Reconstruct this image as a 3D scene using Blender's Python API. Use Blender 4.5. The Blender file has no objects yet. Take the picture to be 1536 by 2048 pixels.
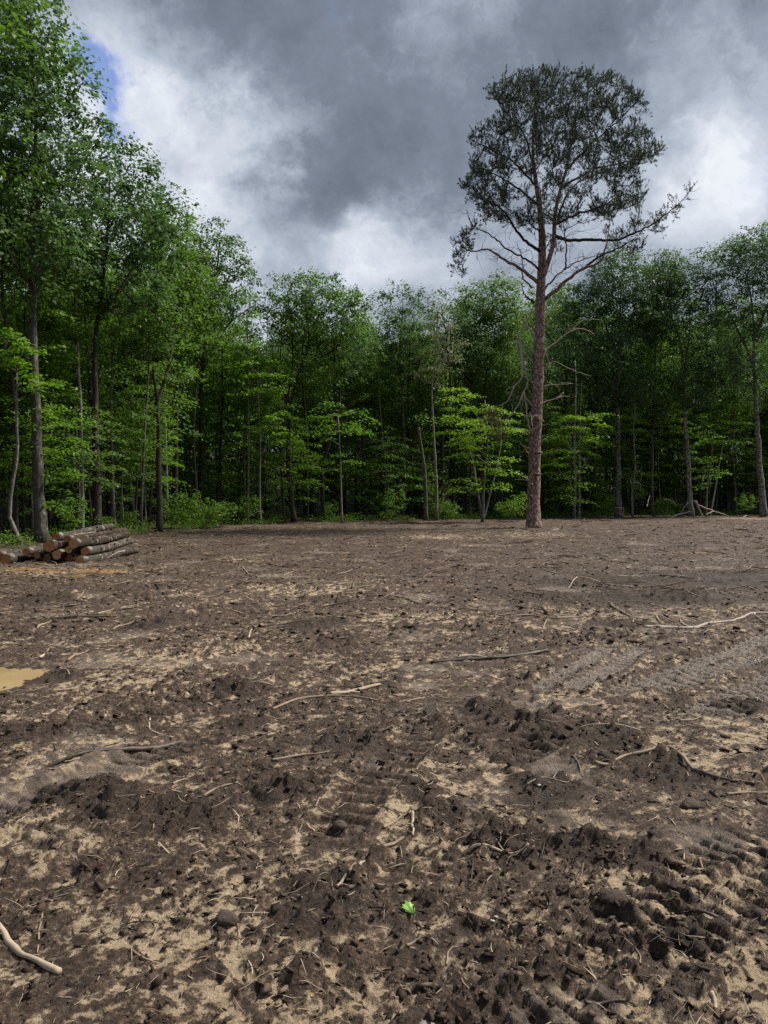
import bpy, math, random
import numpy as np
from math import radians as R

S = bpy.context.scene
COL = S.collection

# ------------------------------------------------------------------ camera
FPX, CX, CY, HOR, EYE = 1540.0, 768.0, 1024.0, 988.0, 1.6
PITCH = math.atan((CY - HOR) / FPX)
cam = bpy.data.cameras.new('camera')
cam.sensor_fit = 'VERTICAL'; cam.sensor_height = 36.0; cam.lens = FPX / 2048 * 36.0
cam.clip_start = 0.05; cam.clip_end = 3000
camo = bpy.data.objects.new('camera', cam); COL.objects.link(camo)
camo.location = (0, 0, EYE); camo.rotation_euler = (math.pi / 2 - PITCH, 0, 0)
S.camera = camo

SUN_EL, SUN_AZ = 51.0, 72.0         # azimuth: degrees clockwise from +Y (view direction), behind thin cloud
S.view_settings.view_transform = 'Standard'; S.view_settings.look = 'None'
S.view_settings.gamma = 1.0; S.view_settings.use_curve_mapping = False
S.view_settings.exposure = 1.05
S.cycles.max_bounces = 8; S.cycles.diffuse_bounces = 3; S.cycles.glossy_bounces = 2
S.cycles.transmission_bounces = 4; S.cycles.caustics_reflective = False; S.cycles.caustics_refractive = False
S.cycles.use_denoising = False; S.cycles.sample_clamp_indirect = 2.0; S.cycles.sample_clamp_direct = 3.0
S.render.film_transparent = False

# ------------------------------------------------------------------ pixel helpers (photo pixel -> point of the place)
_c, _s = math.cos(PITCH), math.sin(PITCH)
def ray(px, py):
    a = (px - CX) / FPX; b = (CY - py) / FPX
    return np.array([a, _c + b * _s, -_s + b * _c])
def at(px, py, Y):
    r = ray(px, py); return np.array([0, 0, EYE]) + r * (Y / r[1])
def gr(px, py, z=0.0):
    r = ray(px, py); return np.array([0, 0, EYE]) + r * ((z - EYE) / r[2])

# ------------------------------------------------------------------ node helper
class NT:
    def __init__(s, tree):
        s.t = tree; s.t.nodes.clear()
    def n(s, kind, _op=None, **kw):
        nd = s.t.nodes.new(kind)
        if _op: nd.operation = _op
        for k, v in kw.items():
            if k.startswith('_'):
                setattr(nd, k[1:], v); continue
            key = int(k[1:]) if (k[0] == 'i' and k[1:].isdigit()) else k.replace('__', ' ')
            s.put(nd.inputs[key], v)
        return nd
    def put(s, sock, v):
        if isinstance(v, bpy.types.NodeSocket): s.t.links.new(v, sock)
        elif isinstance(v, bpy.types.Node): s.t.links.new(v.outputs[0], sock)
        else: sock.default_value = v
    def m(s, op, a, b=0.0, c=0.0, clamp=False):
        nd = s.t.nodes.new('ShaderNodeMath'); nd.operation = op; nd.use_clamp = clamp
        s.put(nd.inputs[0], a); s.put(nd.inputs[1], b)
        if op in ('MULTIPLY_ADD', 'SMOOTH_MIN', 'SMOOTH_MAX'): s.put(nd.inputs[2], c)
        return nd.outputs[0]
    def vm(s, op, a, b=(0, 0, 0), scale=None):
        nd = s.t.nodes.new('ShaderNodeVectorMath'); nd.operation = op
        s.put(nd.inputs[0], a)
        if op not in ('NORMALIZE', 'LENGTH', 'SCALE'): s.put(nd.inputs[1], b)
        if scale is not None: s.put(nd.inputs['Scale'], scale)
        return nd.outputs['Value'] if op in ('DOT_PRODUCT', 'LENGTH', 'DISTANCE') else nd.outputs[0]
    def noise(s, vec, scale, detail=4, rough=0.55, dist=0.0, col=False):
        nd = s.t.nodes.new('ShaderNodeTexNoise')
        if vec is not None: s.put(nd.inputs['Vector'], vec)
        nd.inputs['Scale'].default_value = scale; nd.inputs['Detail'].default_value = detail
        nd.inputs['Roughness'].default_value = rough; nd.inputs['Distortion'].default_value = dist
        return nd.outputs['Color'] if col else nd.outputs['Fac']
    def ramp(s, fac, stops, interp='LINEAR'):
        nd = s.t.nodes.new('ShaderNodeValToRGB'); nd.color_ramp.interpolation = interp
        e = nd.color_ramp.elements
        while len(e) < len(stops): e.new(0.5)
        for i, (p, c) in enumerate(stops):
            e[i].position = p; e[i].color = (c[0], c[1], c[2], 1) if not isinstance(c, (int, float)) else (c, c, c, 1)
        s.put(nd.inputs[0], fac); return nd.outputs[0]
    def mix(s, fac, a, b, mode='MIX'):
        nd = s.t.nodes.new('ShaderNodeMix'); nd.data_type = 'RGBA'; nd.blend_type = mode
        s.put(nd.inputs[0], fac)
        s.put(nd.inputs[6], a if not isinstance(a, tuple) else (*a[:3], 1))
        s.put(nd.inputs[7], b if not isinstance(b, tuple) else (*b[:3], 1))
        return nd.outputs[2]
    def mr(s, v, a, b, c=0.0, d=1.0, smooth=False):
        nd = s.t.nodes.new('ShaderNodeMapRange')
        if smooth: nd.interpolation_type = 'SMOOTHSTEP'
        s.put(nd.inputs[0], v)
        for i, q in enumerate((a, b, c, d)): s.put(nd.inputs[i + 1], q)
        return nd.outputs[0]

# ------------------------------------------------------------------ world: broken cloud over a Nishita sky
W = bpy.data.worlds.new('World'); S.world = W; W.use_nodes = True
t = NT(W.node_tree)
tc = t.n('ShaderNodeTexCoord')
D0 = t.vm('NORMALIZE', tc.outputs['Generated'])
wn = t.vm('SUBTRACT', t.noise(D0, 4.0, 8, 0.62, 0, True), (0.5, 0.5, 0.5))
D1 = t.vm('ADD', D0, t.vm('SCALE', wn, scale=0.34))
D1 = t.vm('NORMALIZE', D1)
sep = t.n('ShaderNodeSeparateXYZ'); t.put(sep.inputs[0], D0)
zc = t.m('MAXIMUM', t.m('ADD', sep.outputs[2], 0.16), 0.05)
cmb = t.n('ShaderNodeCombineXYZ')
t.put(cmb.inputs[0], t.m('DIVIDE', sep.outputs[0], zc)); t.put(cmb.inputs[1], t.m('DIVIDE', sep.outputs[1], zc))
PL = cmb.outputs[0]
big = t.noise(t.vm('ADD', PL, (3.1, 1.7, 0)), 0.55, 5, 0.5, 0.3)
mid = t.noise(t.vm('ADD', PL, (7.3, 2.2, 4)), 1.9, 9, 0.58, 0.5)
fin = t.noise(D0, 7.5, 9, 0.60, 0.4)
def blob(px, py, sig, amp):
    r = ray(px, py); r = r / np.linalg.norm(r)
    k = 1.0 / (2 * (1 - math.cos(R(sig))))
    d = t.vm('DOT_PRODUCT', D1, tuple(r))
    e = t.m('EXPONENT', t.m('MULTIPLY', t.m('SUBTRACT', d, 1.0), 2 * k))
    return t.m('MULTIPLY', e, amp)
acc = t.m('ADD', 0.365, t.m('MULTIPLY', t.m('SUBTRACT', big, 0.5), 0.35))
acc = t.m('ADD', acc, t.m('MULTIPLY', t.m('SUBTRACT', mid, 0.5), 0.62))
acc = t.m('ADD', acc, t.m('MULTIPLY', t.m('SUBTRACT', fin, 0.5), 0.66))
wsp = t.noise(t.vm('ADD', t.vm('SCALE', PL, scale=1.0), t.vm('SCALE', wn, scale=1.2)), 4.5, 10, 0.62, 0.3)
acc = t.m('ADD', acc, t.m('MULTIPLY', t.m('SUBTRACT', wsp, 0.5), 0.62))
for b in [(560, 325, 2.6, .30), (520, 390, 4, .22), (330, 235, 3.2, .22), (400, 330, 4.0, .16), (285, 130, 3, .12), (250, 90, 4, .10),
          (430, 420, 5, .22), (480, 600, 5, .28), (820, 550, 4, .32), (700, 570, 5, .30), (960, 540, 5, .12), (980, 130, 3.5, .05),
          (1450, 265, 2.4, .18), (1530, 200, 3.0, .12), (1390, 330, 3.5, .26), (1340, 440, 4, .22), (1500, 380, 4, .24), (1410, 70, 4, .08),
          (180, 230, 3, .30), (60, 300, 6, .28), (100, 620, 7, .25),
          (620, 60, 6, -.16), (760, 130, 6, -.14), (735, 330, 4, -.20), (640, 450, 4.0, -.22), (700, 480, 4.5, -.22), (560, 500, 2.6, -.10),
          (900, 300, 5, -.07), (1080, 60, 5, -.13), (1270, 90, 5, -.12), (480, 60, 5, -.08), (880, 430, 3.5, -.05)]:
    acc = t.m('ADD', acc, blob(*b))
cl = t.ramp(acc, [(0.0, (.13, .155, .20)), (0.22, (.175, .205, .26)), (0.40, (.275, .315, .385)), (0.60, (.40, .445, .52)), (0.82, (.56, .60, .67)), (1.0, (.70, .73, .78))])
hole = t.m('ADD', blob(178, 135, 1.5, .9), blob(214, 188, 1.6, 1.0)); hole = t.m('ADD', hole, blob(195, 165, 1.4, .6))
hole = t.m('ADD', hole, blob(165, 100, 1.2, .5)); hole = t.m('ADD', hole, blob(238, 205, 1.7, .9))
hole = t.mr(t.m('ADD', hole, t.m('MULTIPLY', t.m('SUBTRACT', fin, 0.5), 2.6)), 0.2, 2.0, 0, .8, True)
sky = t.n('ShaderNodeTexSky'); sky.sky_type = 'NISHITA'; sky.sun_disc = False
sky.sun_elevation = R(SUN_EL); sky.sun_rotation = R(SUN_AZ); sky.air_density = 1.0; sky.dust_density = 0.4; sky.ozone_density = 2.5
skyc = t.mix(1.0, sky.outputs[0], (.44, .58, .84), 'MULTIPLY')
cl10 = t.mix(1.0, cl, (5.9, 5.9, 5.9), 'MULTIPLY')
out = t.mix(hole, cl10, skyc)
bg = t.n('ShaderNodeBackground'); t.put(bg.inputs[0], out); bg.inputs[1].default_value = 0.1
wo = t.n('ShaderNodeOutputWorld'); t.put(wo.inputs[0], bg.outputs[0])

# ------------------------------------------------------------------ sun behind cloud
sl = bpy.data.lights.new('sun', 'SUN'); sl.energy = 2.9; sl.angle = R(11); sl.color = (1.0, 0.94, 0.84)
so = bpy.data.objects.new('sun', sl); COL.objects.link(so)
so.rotation_euler = (R(90 - SUN_EL), 0, R(180 - SUN_AZ)); so.location = (0, 0, 60)

# ------------------------------------------------------------------ numpy noise
_rt = np.random.RandomState(5)
_PERM = _rt.permutation(4096).astype(np.int32); _VAL = _rt.rand(4096).astype(np.float32)
_GX = np.cos(_VAL * 6.2831853); _GY = np.sin(_VAL * 6.2831853)
def _hi(ix, iy, s): return _PERM[(_PERM[(ix + s * 131) & 4095] + iy + s * 57) & 4095]
def perlin(x, y, s=0):
    x = np.asarray(x, np.float64); y = np.asarray(y, np.float64)
    x0 = np.floor(x); y0 = np.floor(y); fx = (x - x0).astype(np.float32); fy = (y - y0).astype(np.float32)
    ix = x0.astype(np.int32); iy = y0.astype(np.int32)
    u = fx * fx * fx * (fx * (fx * 6 - 15) + 10); v = fy * fy * fy * (fy * (fy * 6 - 15) + 10)
    pa = _PERM[(ix + s * 131) & 4095]; pb = _PERM[(ix + 1 + s * 131) & 4095]; oy = iy + s * 57
    def g(p, dx, dy):
        k = _PERM[(p + oy + dy) & 4095]
        return _GX[k] * (fx - dx) + _GY[k] * (fy - dy)
    a = g(pa, 0, 0); b = g(pb, 1, 0); c = g(pa, 0, 1); d = g(pb, 1, 1)
    ab = a + (b - a) * u
    return (ab + ((c + (d - c) * u) - ab) * v) * 1.5
def fbm(x, y, s=0, o=4, g=0.5):
    r = 0; a = 1.0; f = 1.0; tot = 0
    for i in range(o):
        r = r + a * perlin(x * f + i * 17.3, y * f - i * 9.1, s + i); tot += a; a *= g; f *= 2.03
    return r / tot
def worley(x, y, s=0):
    x0 = np.floor(x).astype(np.int32); y0 = np.floor(y).astype(np.int32); fx = (x - x0).astype(np.float32); fy = (y - y0).astype(np.float32)
    best = np.full(x.shape, 9.0, np.float32); bi = np.zeros(x.shape, np.int32)
    for dx in (-1, 0, 1):
        for dy in (-1, 0, 1):
            k = _hi(x0 + dx, y0 + dy, s)
            d = (dx + _VAL[k] - fx) ** 2 + (dy + _VAL[(k + 1777) & 4095] - fy) ** 2
            w = d < best; best = np.where(w, d, best); bi = np.where(w, k, bi)
    ox = np.zeros(x.shape, np.float32); gx = _VAL[(bi + 511) & 4095] - .5; gy = _VAL[(bi + 913) & 4095] - .5
    return np.sqrt(best), _VAL[(bi + 2999) & 4095], gx * fx + gy * fy
def sst(v, a, b):
    q = np.clip((v - a) / (b - a), 0, 1); return q * q * (3 - 2 * q)

# ------------------------------------------------------------------ mesh helpers
def np_mesh(name, V, quads=None, tris=None, smooth=False):
    me = bpy.data.meshes.new(name); V = np.asarray(V, np.float32)
    me.vertices.add(len(V)); me.vertices.foreach_set('co', V.ravel())
    nq = 0 if quads is None else len(quads); nt = 0 if tris is None else len(tris)
    lo = []
    if nq: lo.append(np.asarray(quads, np.int32).ravel())
    if nt: lo.append(np.asarray(tris, np.int32).ravel())
    lo = np.concatenate(lo); me.loops.add(len(lo)); me.loops.foreach_set('vertex_index', lo)
    st = np.concatenate([np.arange(nq) * 4, nq * 4 + np.arange(nt) * 3]).astype(np.int32)
    me.polygons.add(nq + nt); me.polygons.foreach_set('loop_start', st)
    if smooth: me.polygons.foreach_set('use_smooth', np.ones(nq + nt, bool))
    me.update(calc_edges=True); me.validate(); return me
def link(name, me, mat=None, parent=None, loc=None):
    o = bpy.data.objects.new(name, me); COL.objects.link(o)
    if mat is not None and not me.materials: me.materials.append(mat)
    if parent is not None: o.parent = parent
    if loc is not None: o.location = tuple(float(q) for q in loc)
    return o
def tag(o, label=None, cat=None, group=None, kind=None):
    if label: o['label'] = label
    if cat: o['category'] = cat
    if group: o['group'] = group
    if kind: o['kind'] = kind
    return o
def empty(name, loc, label=None, cat=None, group=None):
    o = bpy.data.objects.new(name, None); COL.objects.link(o); o.location = tuple(float(q) for q in loc)
    o.empty_display_size = 0.2
    return tag(o, label, cat, group)
def copy_thing(root, kids, loc, rz=0.0, sc=1.0, sz=None, label=None, group=None, tilt=(0, 0)):
    r = root.copy(); COL.objects.link(r); r.location = tuple(float(q) for q in loc)
    r.rotation_euler = (tilt[0], tilt[1], rz); r.scale = (sc, sc, sz or sc)
    if label: r['label'] = label
    if group: r['group'] = group
    for k in kids:
        c = k.copy(); COL.objects.link(c); c.parent = r
    return r

class Geo:
    def __init__(s): s.V = []; s.Q = []; s.T = []; s.n = 0
    def add(s, V, Q=None, T=None):
        V = np.asarray(V, float)
        if Q is not None and len(Q): s.Q.append(np.asarray(Q, int) + s.n)
        if T is not None and len(T): s.T.append(np.asarray(T, int) + s.n)
        s.V.append(V); s.n += len(V)
    def tube(s, P, rad, k=5, cap=True, wob=0.0, rng=None):
        P = np.asarray(P, float); n = len(P); rad = np.broadcast_to(np.asarray(rad, float), (n,))
        T = np.gradient(P, axis=0); T /= np.linalg.norm(T, axis=1)[:, None] + 1e-9
        mt = T.mean(0); ref = np.array([1.0, 0.13, 0]) if abs(mt[0]) < 0.8 * np.linalg.norm(mt) + 1e-9 else np.array([0, 0.2, 1.0])
        A = np.cross(T, ref); A /= np.linalg.norm(A, axis=1)[:, None] + 1e-9
        B = np.cross(T, A)
        th = np.arange(k) * 2 * math.pi / k
        rr = rad[:, None] * np.ones(k)
        if wob and rng is not None: rr = rr * (1 + wob * rng.uniform(-1, 1, (n, k)))
        ring = P[:, None, :] + rr[..., None] * (np.cos(th)[None, :, None] * A[:, None, :] + np.sin(th)[None, :, None] * B[:, None, :])
        i = np.arange(n - 1)[:, None] * k; j = np.arange(k)[None, :]; j2 = (j + 1) % k
        Q = np.stack([i + j, i + j2, i + k + j2, i + k + j], -1).reshape(-1, 4)
        V = ring.reshape(-1, 3); Tt = []
        if cap:
            V = np.vstack([V, P[0] , P[-1]]); a, b = n * k, n * k + 1
            for q in range(k):
                Tt.append((a, (q + 1) % k, q)); Tt.append((b, (n - 1) * k + q, (n - 1) * k + (q + 1) % k))
        s.add(V, Q, Tt)
    def mesh(s, name, smooth=False, origin=None):
        V = np.vstack(s.V)
        if origin is not None: V = V - np.asarray(origin)
        return np_mesh(name, V, np.vstack(s.Q) if s.Q else None, np.vstack(s.T) if s.T else None, smooth)

def spline(P, n, ends=True):
    """Catmull-Rom through P, n samples"""
    P = np.asarray(P, float)
    if len(P) < 3:
        u = np.linspace(0, 1, n)[:, None]; return P[0] * (1 - u) + P[-1] * u
    Q = np.vstack([2 * P[0] - P[1], P, 2 * P[-1] - P[-2]])
    L = np.concatenate([[0], np.cumsum(np.linalg.norm(np.diff(P, axis=0), axis=1))]); L /= L[-1]
    u = np.linspace(0, 1, n); seg = np.clip(np.searchsorted(L, u, 'right') - 1, 0, len(P) - 2)
    f = ((u - L[seg]) / (L[seg + 1] - L[seg] + 1e-9))[:, None]
    a, b, c, d = Q[seg], Q[seg + 1], Q[seg + 2], Q[seg + 3]
    return 0.5 * (2 * b + (c - a) * f + (2 * a - 5 * b + 4 * c - d) * f ** 2 + (3 * b - a - 3 * c + d) * f ** 3)

def leaf_quads(C, N, Dv, L, Wd, fold=0.12):
    N = N / (np.linalg.norm(N, axis=1)[:, None] + 1e-9)
    Dv = Dv - N * (Dv * N).sum(1)[:, None]; Dv /= np.linalg.norm(Dv, axis=1)[:, None] + 1e-9
    Sd = np.cross(N, Dv); L = np.broadcast_to(L, (len(C),))[:, None]; Wd = np.broadcast_to(Wd, (len(C),))[:, None]
    V = np.stack([C - Dv * L * .5, C + Sd * Wd * .5 + N * fold * Wd - Dv * L * .05, C + Dv * L * .5 - N * fold * Wd, C - Sd * Wd * .5 + N * fold * Wd - Dv * L * .05], 1)
    n = len(C); return V.reshape(-1, 3), np.arange(n * 4).reshape(-1, 4)

# ------------------------------------------------------------------ materials
def new_mat(name):
    m = bpy.data.materials.new(name); m.use_nodes = True
    return m, NT(m.node_tree)
def finish(t, shader):
    o = t.n('ShaderNodeOutputMaterial'); t.put(o.inputs[0], shader); return o
def bump(t, h, strength=0.5, dist=0.02):
    b = t.n('ShaderNodeBump'); b.inputs['Strength'].default_value = strength; b.inputs['Distance'].default_value = dist
    t.put(b.inputs['Height'], h); return b.outputs[0]

def leaf_mat(name, c_lo, c_hi, trans=0.4, spec=0.3, rough=0.5, tcol=(1.35, 1.5, .6)):
    m, t = new_mat(name)
    g = t.n('ShaderNodeNewGeometry'); oi = t.n('ShaderNodeObjectInfo')
    tcn = t.n('ShaderNodeTexCoord')
    f = t.m('ADD', t.m('MULTIPLY', g.outputs['Random Per Island'], 0.5), t.m('MULTIPLY', oi.outputs['Random'], 0.25))
    f = t.m('ADD', f, t.m('MULTIPLY', t.m('SUBTRACT', t.noise(tcn.outputs['Object'], 0.7, 3), 0.38), 1.0), clamp=True)
    c = t.mix(f, c_lo, c_hi)
    p = t.n('ShaderNodeBsdfPrincipled'); t.put(p.inputs['Base Color'], c)
    p.inputs['Roughness'].default_value = rough; p.inputs['Specular IOR Level'].default_value = spec
    tr = t.n('ShaderNodeBsdfTranslucent'); t.put(tr.inputs[0], t.mix(1.0, c, tcol, 'MULTIPLY'))
    mx = t.n('ShaderNodeMixShader'); mx.inputs[0].default_value = trans
    t.put(mx.inputs[1], p.outputs[0]); t.put(mx.inputs[2], tr.outputs[0]); finish(t, mx.outputs[0]); return m

def bark_mat(name, c_dark, c_lite, sx=9.0, sz=1.6, lichen=None, lichen_amt=0.5, bstr=0.9, rough=0.9, vor=False):
    m, t = new_mat(name)
    tcn = t.n('ShaderNodeTexCoord'); oi = t.n('ShaderNodeObjectInfo')
    mp = t.n('ShaderNodeMapping'); t.put(mp.inputs[0], tcn.outputs['Object']); mp.inputs['Scale'].default_value = (sx, sx, sz)
    v = t.vm('ADD', mp.outputs[0], t.vm('SCALE', t.noise(mp.outputs[0], 1.3, 3, .5, 0, True), scale=0.9))
    n1 = t.noise(v, 1.6, 6, .65)
    if vor:
        vo = t.n('ShaderNodeTexVoronoi'); vo.feature = 'DISTANCE_TO_EDGE'; t.put(vo.inputs['Vector'], v); vo.inputs['Scale'].default_value = 1.0
        h = t.m('MULTIPLY', t.mr(vo.outputs[0], 0.0, 0.22), t.m('ADD', 0.55, t.m('MULTIPLY', n1, 0.6)))
    else:
        wv = t.n('ShaderNodeTexVoronoi'); wv.feature = 'F1'; t.put(wv.inputs['Vector'], v); wv.inputs['Scale'].default_value = 1.4
        h = t.m('ADD', t.m('MULTIPLY', wv.outputs[0], 0.5), t.m('MULTIPLY', n1, 0.6))
    c = t.mix(t.mr(h, 0.2, 0.8), c_dark, c_lite)
    c = t.mix(t.mr(t.noise(tcn.outputs['Object'], 1.1, 4), .35, .7, 0, .45), c, tuple(q * .55 for q in c_dark))
    if lichen:
        ln = t.noise(tcn.outputs['Object'], 6.0, 5, .65)
        c = t.mix(t.mr(ln, .62 - .2 * lichen_amt, .68 - .12 * lichen_amt, 0, .8), c, lichen)
    c = t.mix(1.0, c, t.ramp(oi.outputs['Random'], [(0, (.75, .75, .78)), (1, (1.2, 1.15, 1.08))]), 'MULTIPLY')
    p = t.n('ShaderNodeBsdfPrincipled'); t.put(p.inputs['Base Color'], c); p.inputs['Roughness'].default_value = rough
    p.inputs['Specular IOR Level'].default_value = 0.2
    t.put(p.inputs['Normal'], bump(t, h, bstr, 0.03)); finish(t, p.outputs[0]); return m

def wood_mat(name, c_lo, c_hi, scale=(30, 30, 30), rough=.75, bstr=.3):
    m, t = new_mat(name)
    tcn = t.n('ShaderNodeTexCoord'); g = t.n('ShaderNodeNewGeometry')
    n1 = t.noise(tcn.outputs['Object'], scale[0], 5, .6)
    n2 = t.noise(tcn.outputs['Object'], 5.0, 3, .6)
    f = t.m('ADD', t.m('MULTIPLY', n1, .5), t.m('ADD', t.m('MULTIPLY', n2, .6), t.m('MULTIPLY', t.m('SUBTRACT', g.outputs['Random Per Island'], .5), .7)))
    c = t.mix(t.mr(f, .3, .8), c_lo, c_hi)
    p = t.n('ShaderNodeBsdfPrincipled'); t.put(p.inputs['Base Color'], c); p.inputs['Roughness'].default_value = rough
    t.put(p.inputs['Normal'], bump(t, n1, bstr, .005)); finish(t, p.outputs[0]); return m

M = {}
M['leaf_canopy'] = leaf_mat('canopy_leaf', (.060, .123, .029), (.152, .25, .063), .44)
M['leaf_oak'] = leaf_mat('oak_leaf', (.052, .105, .040), (.128, .205, .082), .42, tcol=(1.2, 1.35, .8))
M['leaf_under'] = leaf_mat('understory_leaf', (.072, .158, .022), (.19, .315, .044), .5)
M['leaf_maple'] = leaf_mat('bright_maple_leaf', (.105, .215, .022), (.25, .38, .05), .5)
M['leaf_pale'] = leaf_mat('young_leaf', (.14, .17, .09), (.26, .28, .17), .42, tcol=(1.2, 1.2, .9))
M['leaf_low'] = leaf_mat('ground_plant_leaf', (.045, .105, .015), (.15, .25, .04), .42)
M['needle'] = leaf_mat('pine_needle', (.030, .050, .034), (.075, .108, .068), .2, spec=.25, tcol=(1.1, 1.2, .8))
M['needle_dead'] = leaf_mat('dead_needle', (.06, .045, .022), (.13, .10, .05), .2, tcol=(1.2, 1.1, .8))
M['bark_grey'] = bark_mat('grey_bark', (.050, .043, .038), (.155, .14, .122), 16, 3.0, (.24, .25, .22), .35)
M['bark_lichen'] = bark_mat('lichen_bark', (.055, .05, .045), (.16, .15, .135), 14, 4.0, (.30, .32, .29), .75)
M['bark_dark'] = bark_mat('dark_bark', (.022, .018, .016), (.075, .063, .054), 14, 2.2, (.12, .125, .11), .15)
M['bark_pale'] = bark_mat('pale_bark', (.11, .10, .085), (.26, .24, .205), 18, 5.0, (.34, .34, .31), .5, .4)
M['bark_pine'] = bark_mat('pine_bark', (.105, .072, .062), (.36, .255, .225), 9, 4.0, (.38, .28, .25), .3, .6, vor=True)
M['bark_log'] = bark_mat('log_bark', (.028, .024, .020), (.13, .112, .092), 13, 5.0, (.36, .33, .28), .30, 1.0)
M['bark_log2'] = bark_mat('dark_log_bark', (.016, .012, .010), (.085, .06, .045), 13, 5.0, (.30, .27, .22), .3, 1.0)
M['dead_limb'] = wood_mat('weathered_dead_wood', (.17, .135, .11), (.46, .39, .33), (22,))
M['stick_pale'] = wood_mat('debarked_pale_wood', (.22, .165, .11), (.50, .40, .29), (26,))
M['stick_mid'] = wood_mat('tan_stick_wood', (.12, .085, .055), (.34, .26, .18), (26,))
M['stick_dark'] = wood_mat('wet_dark_bark_stick', (.018, .013, .010), (.075, .053, .038), (30,), .55, .6)

# ------------------------------------------------------------------ ground relief and soil kinds
EDGE = np.array([(-14, 4), (-12.8, 12), (-11.8, 20), (-11.0, 25), (-9.6, 32.5), (-7.6, 39.5), (-3.3, 43), (2.8, 47), (9, 51.5), (17, 56), (29, 58.5), (60, 62)], float)
def edge_dist(x, y):
    """>0 inside the woods, metres from the edge"""
    x = np.asarray(x, float); y = np.asarray(y, float); best = np.full(x.shape, 1e9); sg = np.ones(x.shape)
    for (a, b) in zip(EDGE[:-1], EDGE[1:]):
        d = b - a; L2 = d @ d
        u = np.clip(((x - a[0]) * d[0] + (y - a[1]) * d[1]) / L2, 0, 1)
        qx = a[0] + u * d[0] - x; qy = a[1] + u * d[1] - y; dd = np.hypot(qx, qy)
        cr = d[0] * (y - a[1]) - d[1] * (x - a[0]); k = dd < best
        sg = np.where(k, np.sign(cr), sg); best = np.where(k, dd, best)
    return best * sg

# crawler tracks: pixel ends, half width m, cleat pitch, depth
TRACKS = []
def track(p0, p1, hw, pitch=.13, dep=.05, amp=.046, clean=0.0):
    a = gr(*p0)[:2]; b = gr(*p1)[:2]; TRACKS.append((a, b, hw, pitch, dep, amp, clean))
track((1078, 1384), (1222, 1292), .10, clean=1); track((1142, 1384), (1284, 1296), .10, clean=1)
track((1232, 1385), (1640, 1236), .12, .14, clean=1); track((1320, 1378), (1680, 1258), .12, .14, clean=1)
track((1390, 1424), (1640, 1316), .12, .14, clean=1); track((1462, 1430), (1660, 1342), .12, .14, clean=1)
track((1120, 1915), (1560, 1655), .13, .10, .026, .030); track((1260, 1945), (1640, 1730), .12, .10, .026, .030)
track((900, 2110), (1300, 1925), .12, .10, .024, .028); track((480, 2090), (800, 1945), .13, .095, .024, .030)
track((-80, 1670), (440, 1470), .17, .11, .05, .028, .45); track((-60, 1760), (330, 1600), .15, .11, .02, .018)
track((100, 1490), (450, 1382), .16, .11, .03, .030, .45); track((250, 1420), (560, 1330), .15, .11, .03, .030)
track((780, 1785), (950, 1645), .12, .10, .03, .030); track((990, 1560), (1180, 1440), .13, .11, .03, .030, .45); track((850, 1470), (640, 1700), .14, .11, .03, .030, .45)
track((880, 1420), (1180, 1600), .14, .11, .03, .030, .45); track((1010, 1400), (1330, 1560), .14, .11, .03, .030, .45)
track((330, 1345), (560, 1290), .13, .11, .02, .018); track((1000, 1230), (1300, 1185), .2, .12, .03, .02); track((300, 1230), (620, 1190), .2, .12, .02, .02)
MOUNDS = [(650, 1800, .20, .07), (610, 1850, .16, .05), (880, 1640, .16, .06), (560, 1595, .2, .07), (350, 1650, .28, .06), (240, 1630, .3, .05),
          (1130, 1480, .35, .07), (700, 1495, .28, .06), (1340, 1565, .3, .06), (110, 1352, .30, .10), (1210, 1490, .3, .06), (1385, 1880, .12, .04),
          (1490, 1412, .35, .06), (150, 1600, .3, .06), (1180, 1700, .22, .05), (1250, 1720, .2, .05), (1100, 1590, .3, .04), (60, 1480, .3, .05),
          (840, 1600, .15, .05), (1040, 1690, .2, .035), (480, 1380, .3, .06), (1240, 1250, .5, .08), (1130, 1200, .6, .08), (1350, 1190, .8, .08),
          (980, 1440, .3, .05), (90, 1200, .6, .06), (290, 1250, .5, .06), (630, 1250, .5, .07), (1290, 1895, .1, .03), (490, 1450, .25, .05)]
MOUNDS = [(*gr(a, b)[:2], r, h) for a, b, r, h in MOUNDS]
SANDS = [(430, 1860, .26), (500, 1840, .16), (380, 1930, .16), (520, 1990, .14), (640, 2000, .2), (700, 1990, .16), (1500, 1900, .28), (1480, 2020, .22), (860, 1700, .14),
         (780, 1640, .2), (60, 1560, .25), (10, 1720, .22), (30, 1690, .15), (350, 1320, .5), (420, 1300, .4), (230, 1370, .4), (1250, 1290, .25),
         (1280, 1385, .22), (1180, 1395, .25), (1520, 1480, .35), (1440, 1530, .3), (1200, 1240, .4), (1430, 1215, .5), (900, 1240, .4), (600, 1180, .7),
         (800, 1240, .5), (1030, 1830, .12), (850, 1580, .14), (1260, 1780, .2), (1440, 1780, .2), (490, 1120, .6), (90, 1440, .35), (1240, 1990, .16), (1040, 1560, .16),
         (820, 1560, .2), (300, 1560, .2), (690, 1650, .16), (1060, 1070, 1.6), (880, 1075, 1.5), (150, 1145, 1.0), (700, 1350, .3)]
SANDS = [(*gr(a, b)[:2], r) for a, b, r in SANDS]
PUDDLES = [(-3.78, 6.68, .70, .56, .085), (-5.95, 15.3, .5, .45, .06)]
BURN = [(*gr(1440, 1160)[:2], 3.0, 1.5), (*gr(1250, 1195)[:2], 1.8, .7)]
CHIPS = [(*gr(60, 1143)[:2], 1.0, .55), (*gr(190, 1142)[:2], .9, .5), (*gr(1390, 1108)[:2], .9, .35), (*gr(1500, 1038)[:2], 3.2, 1.4)]

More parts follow.
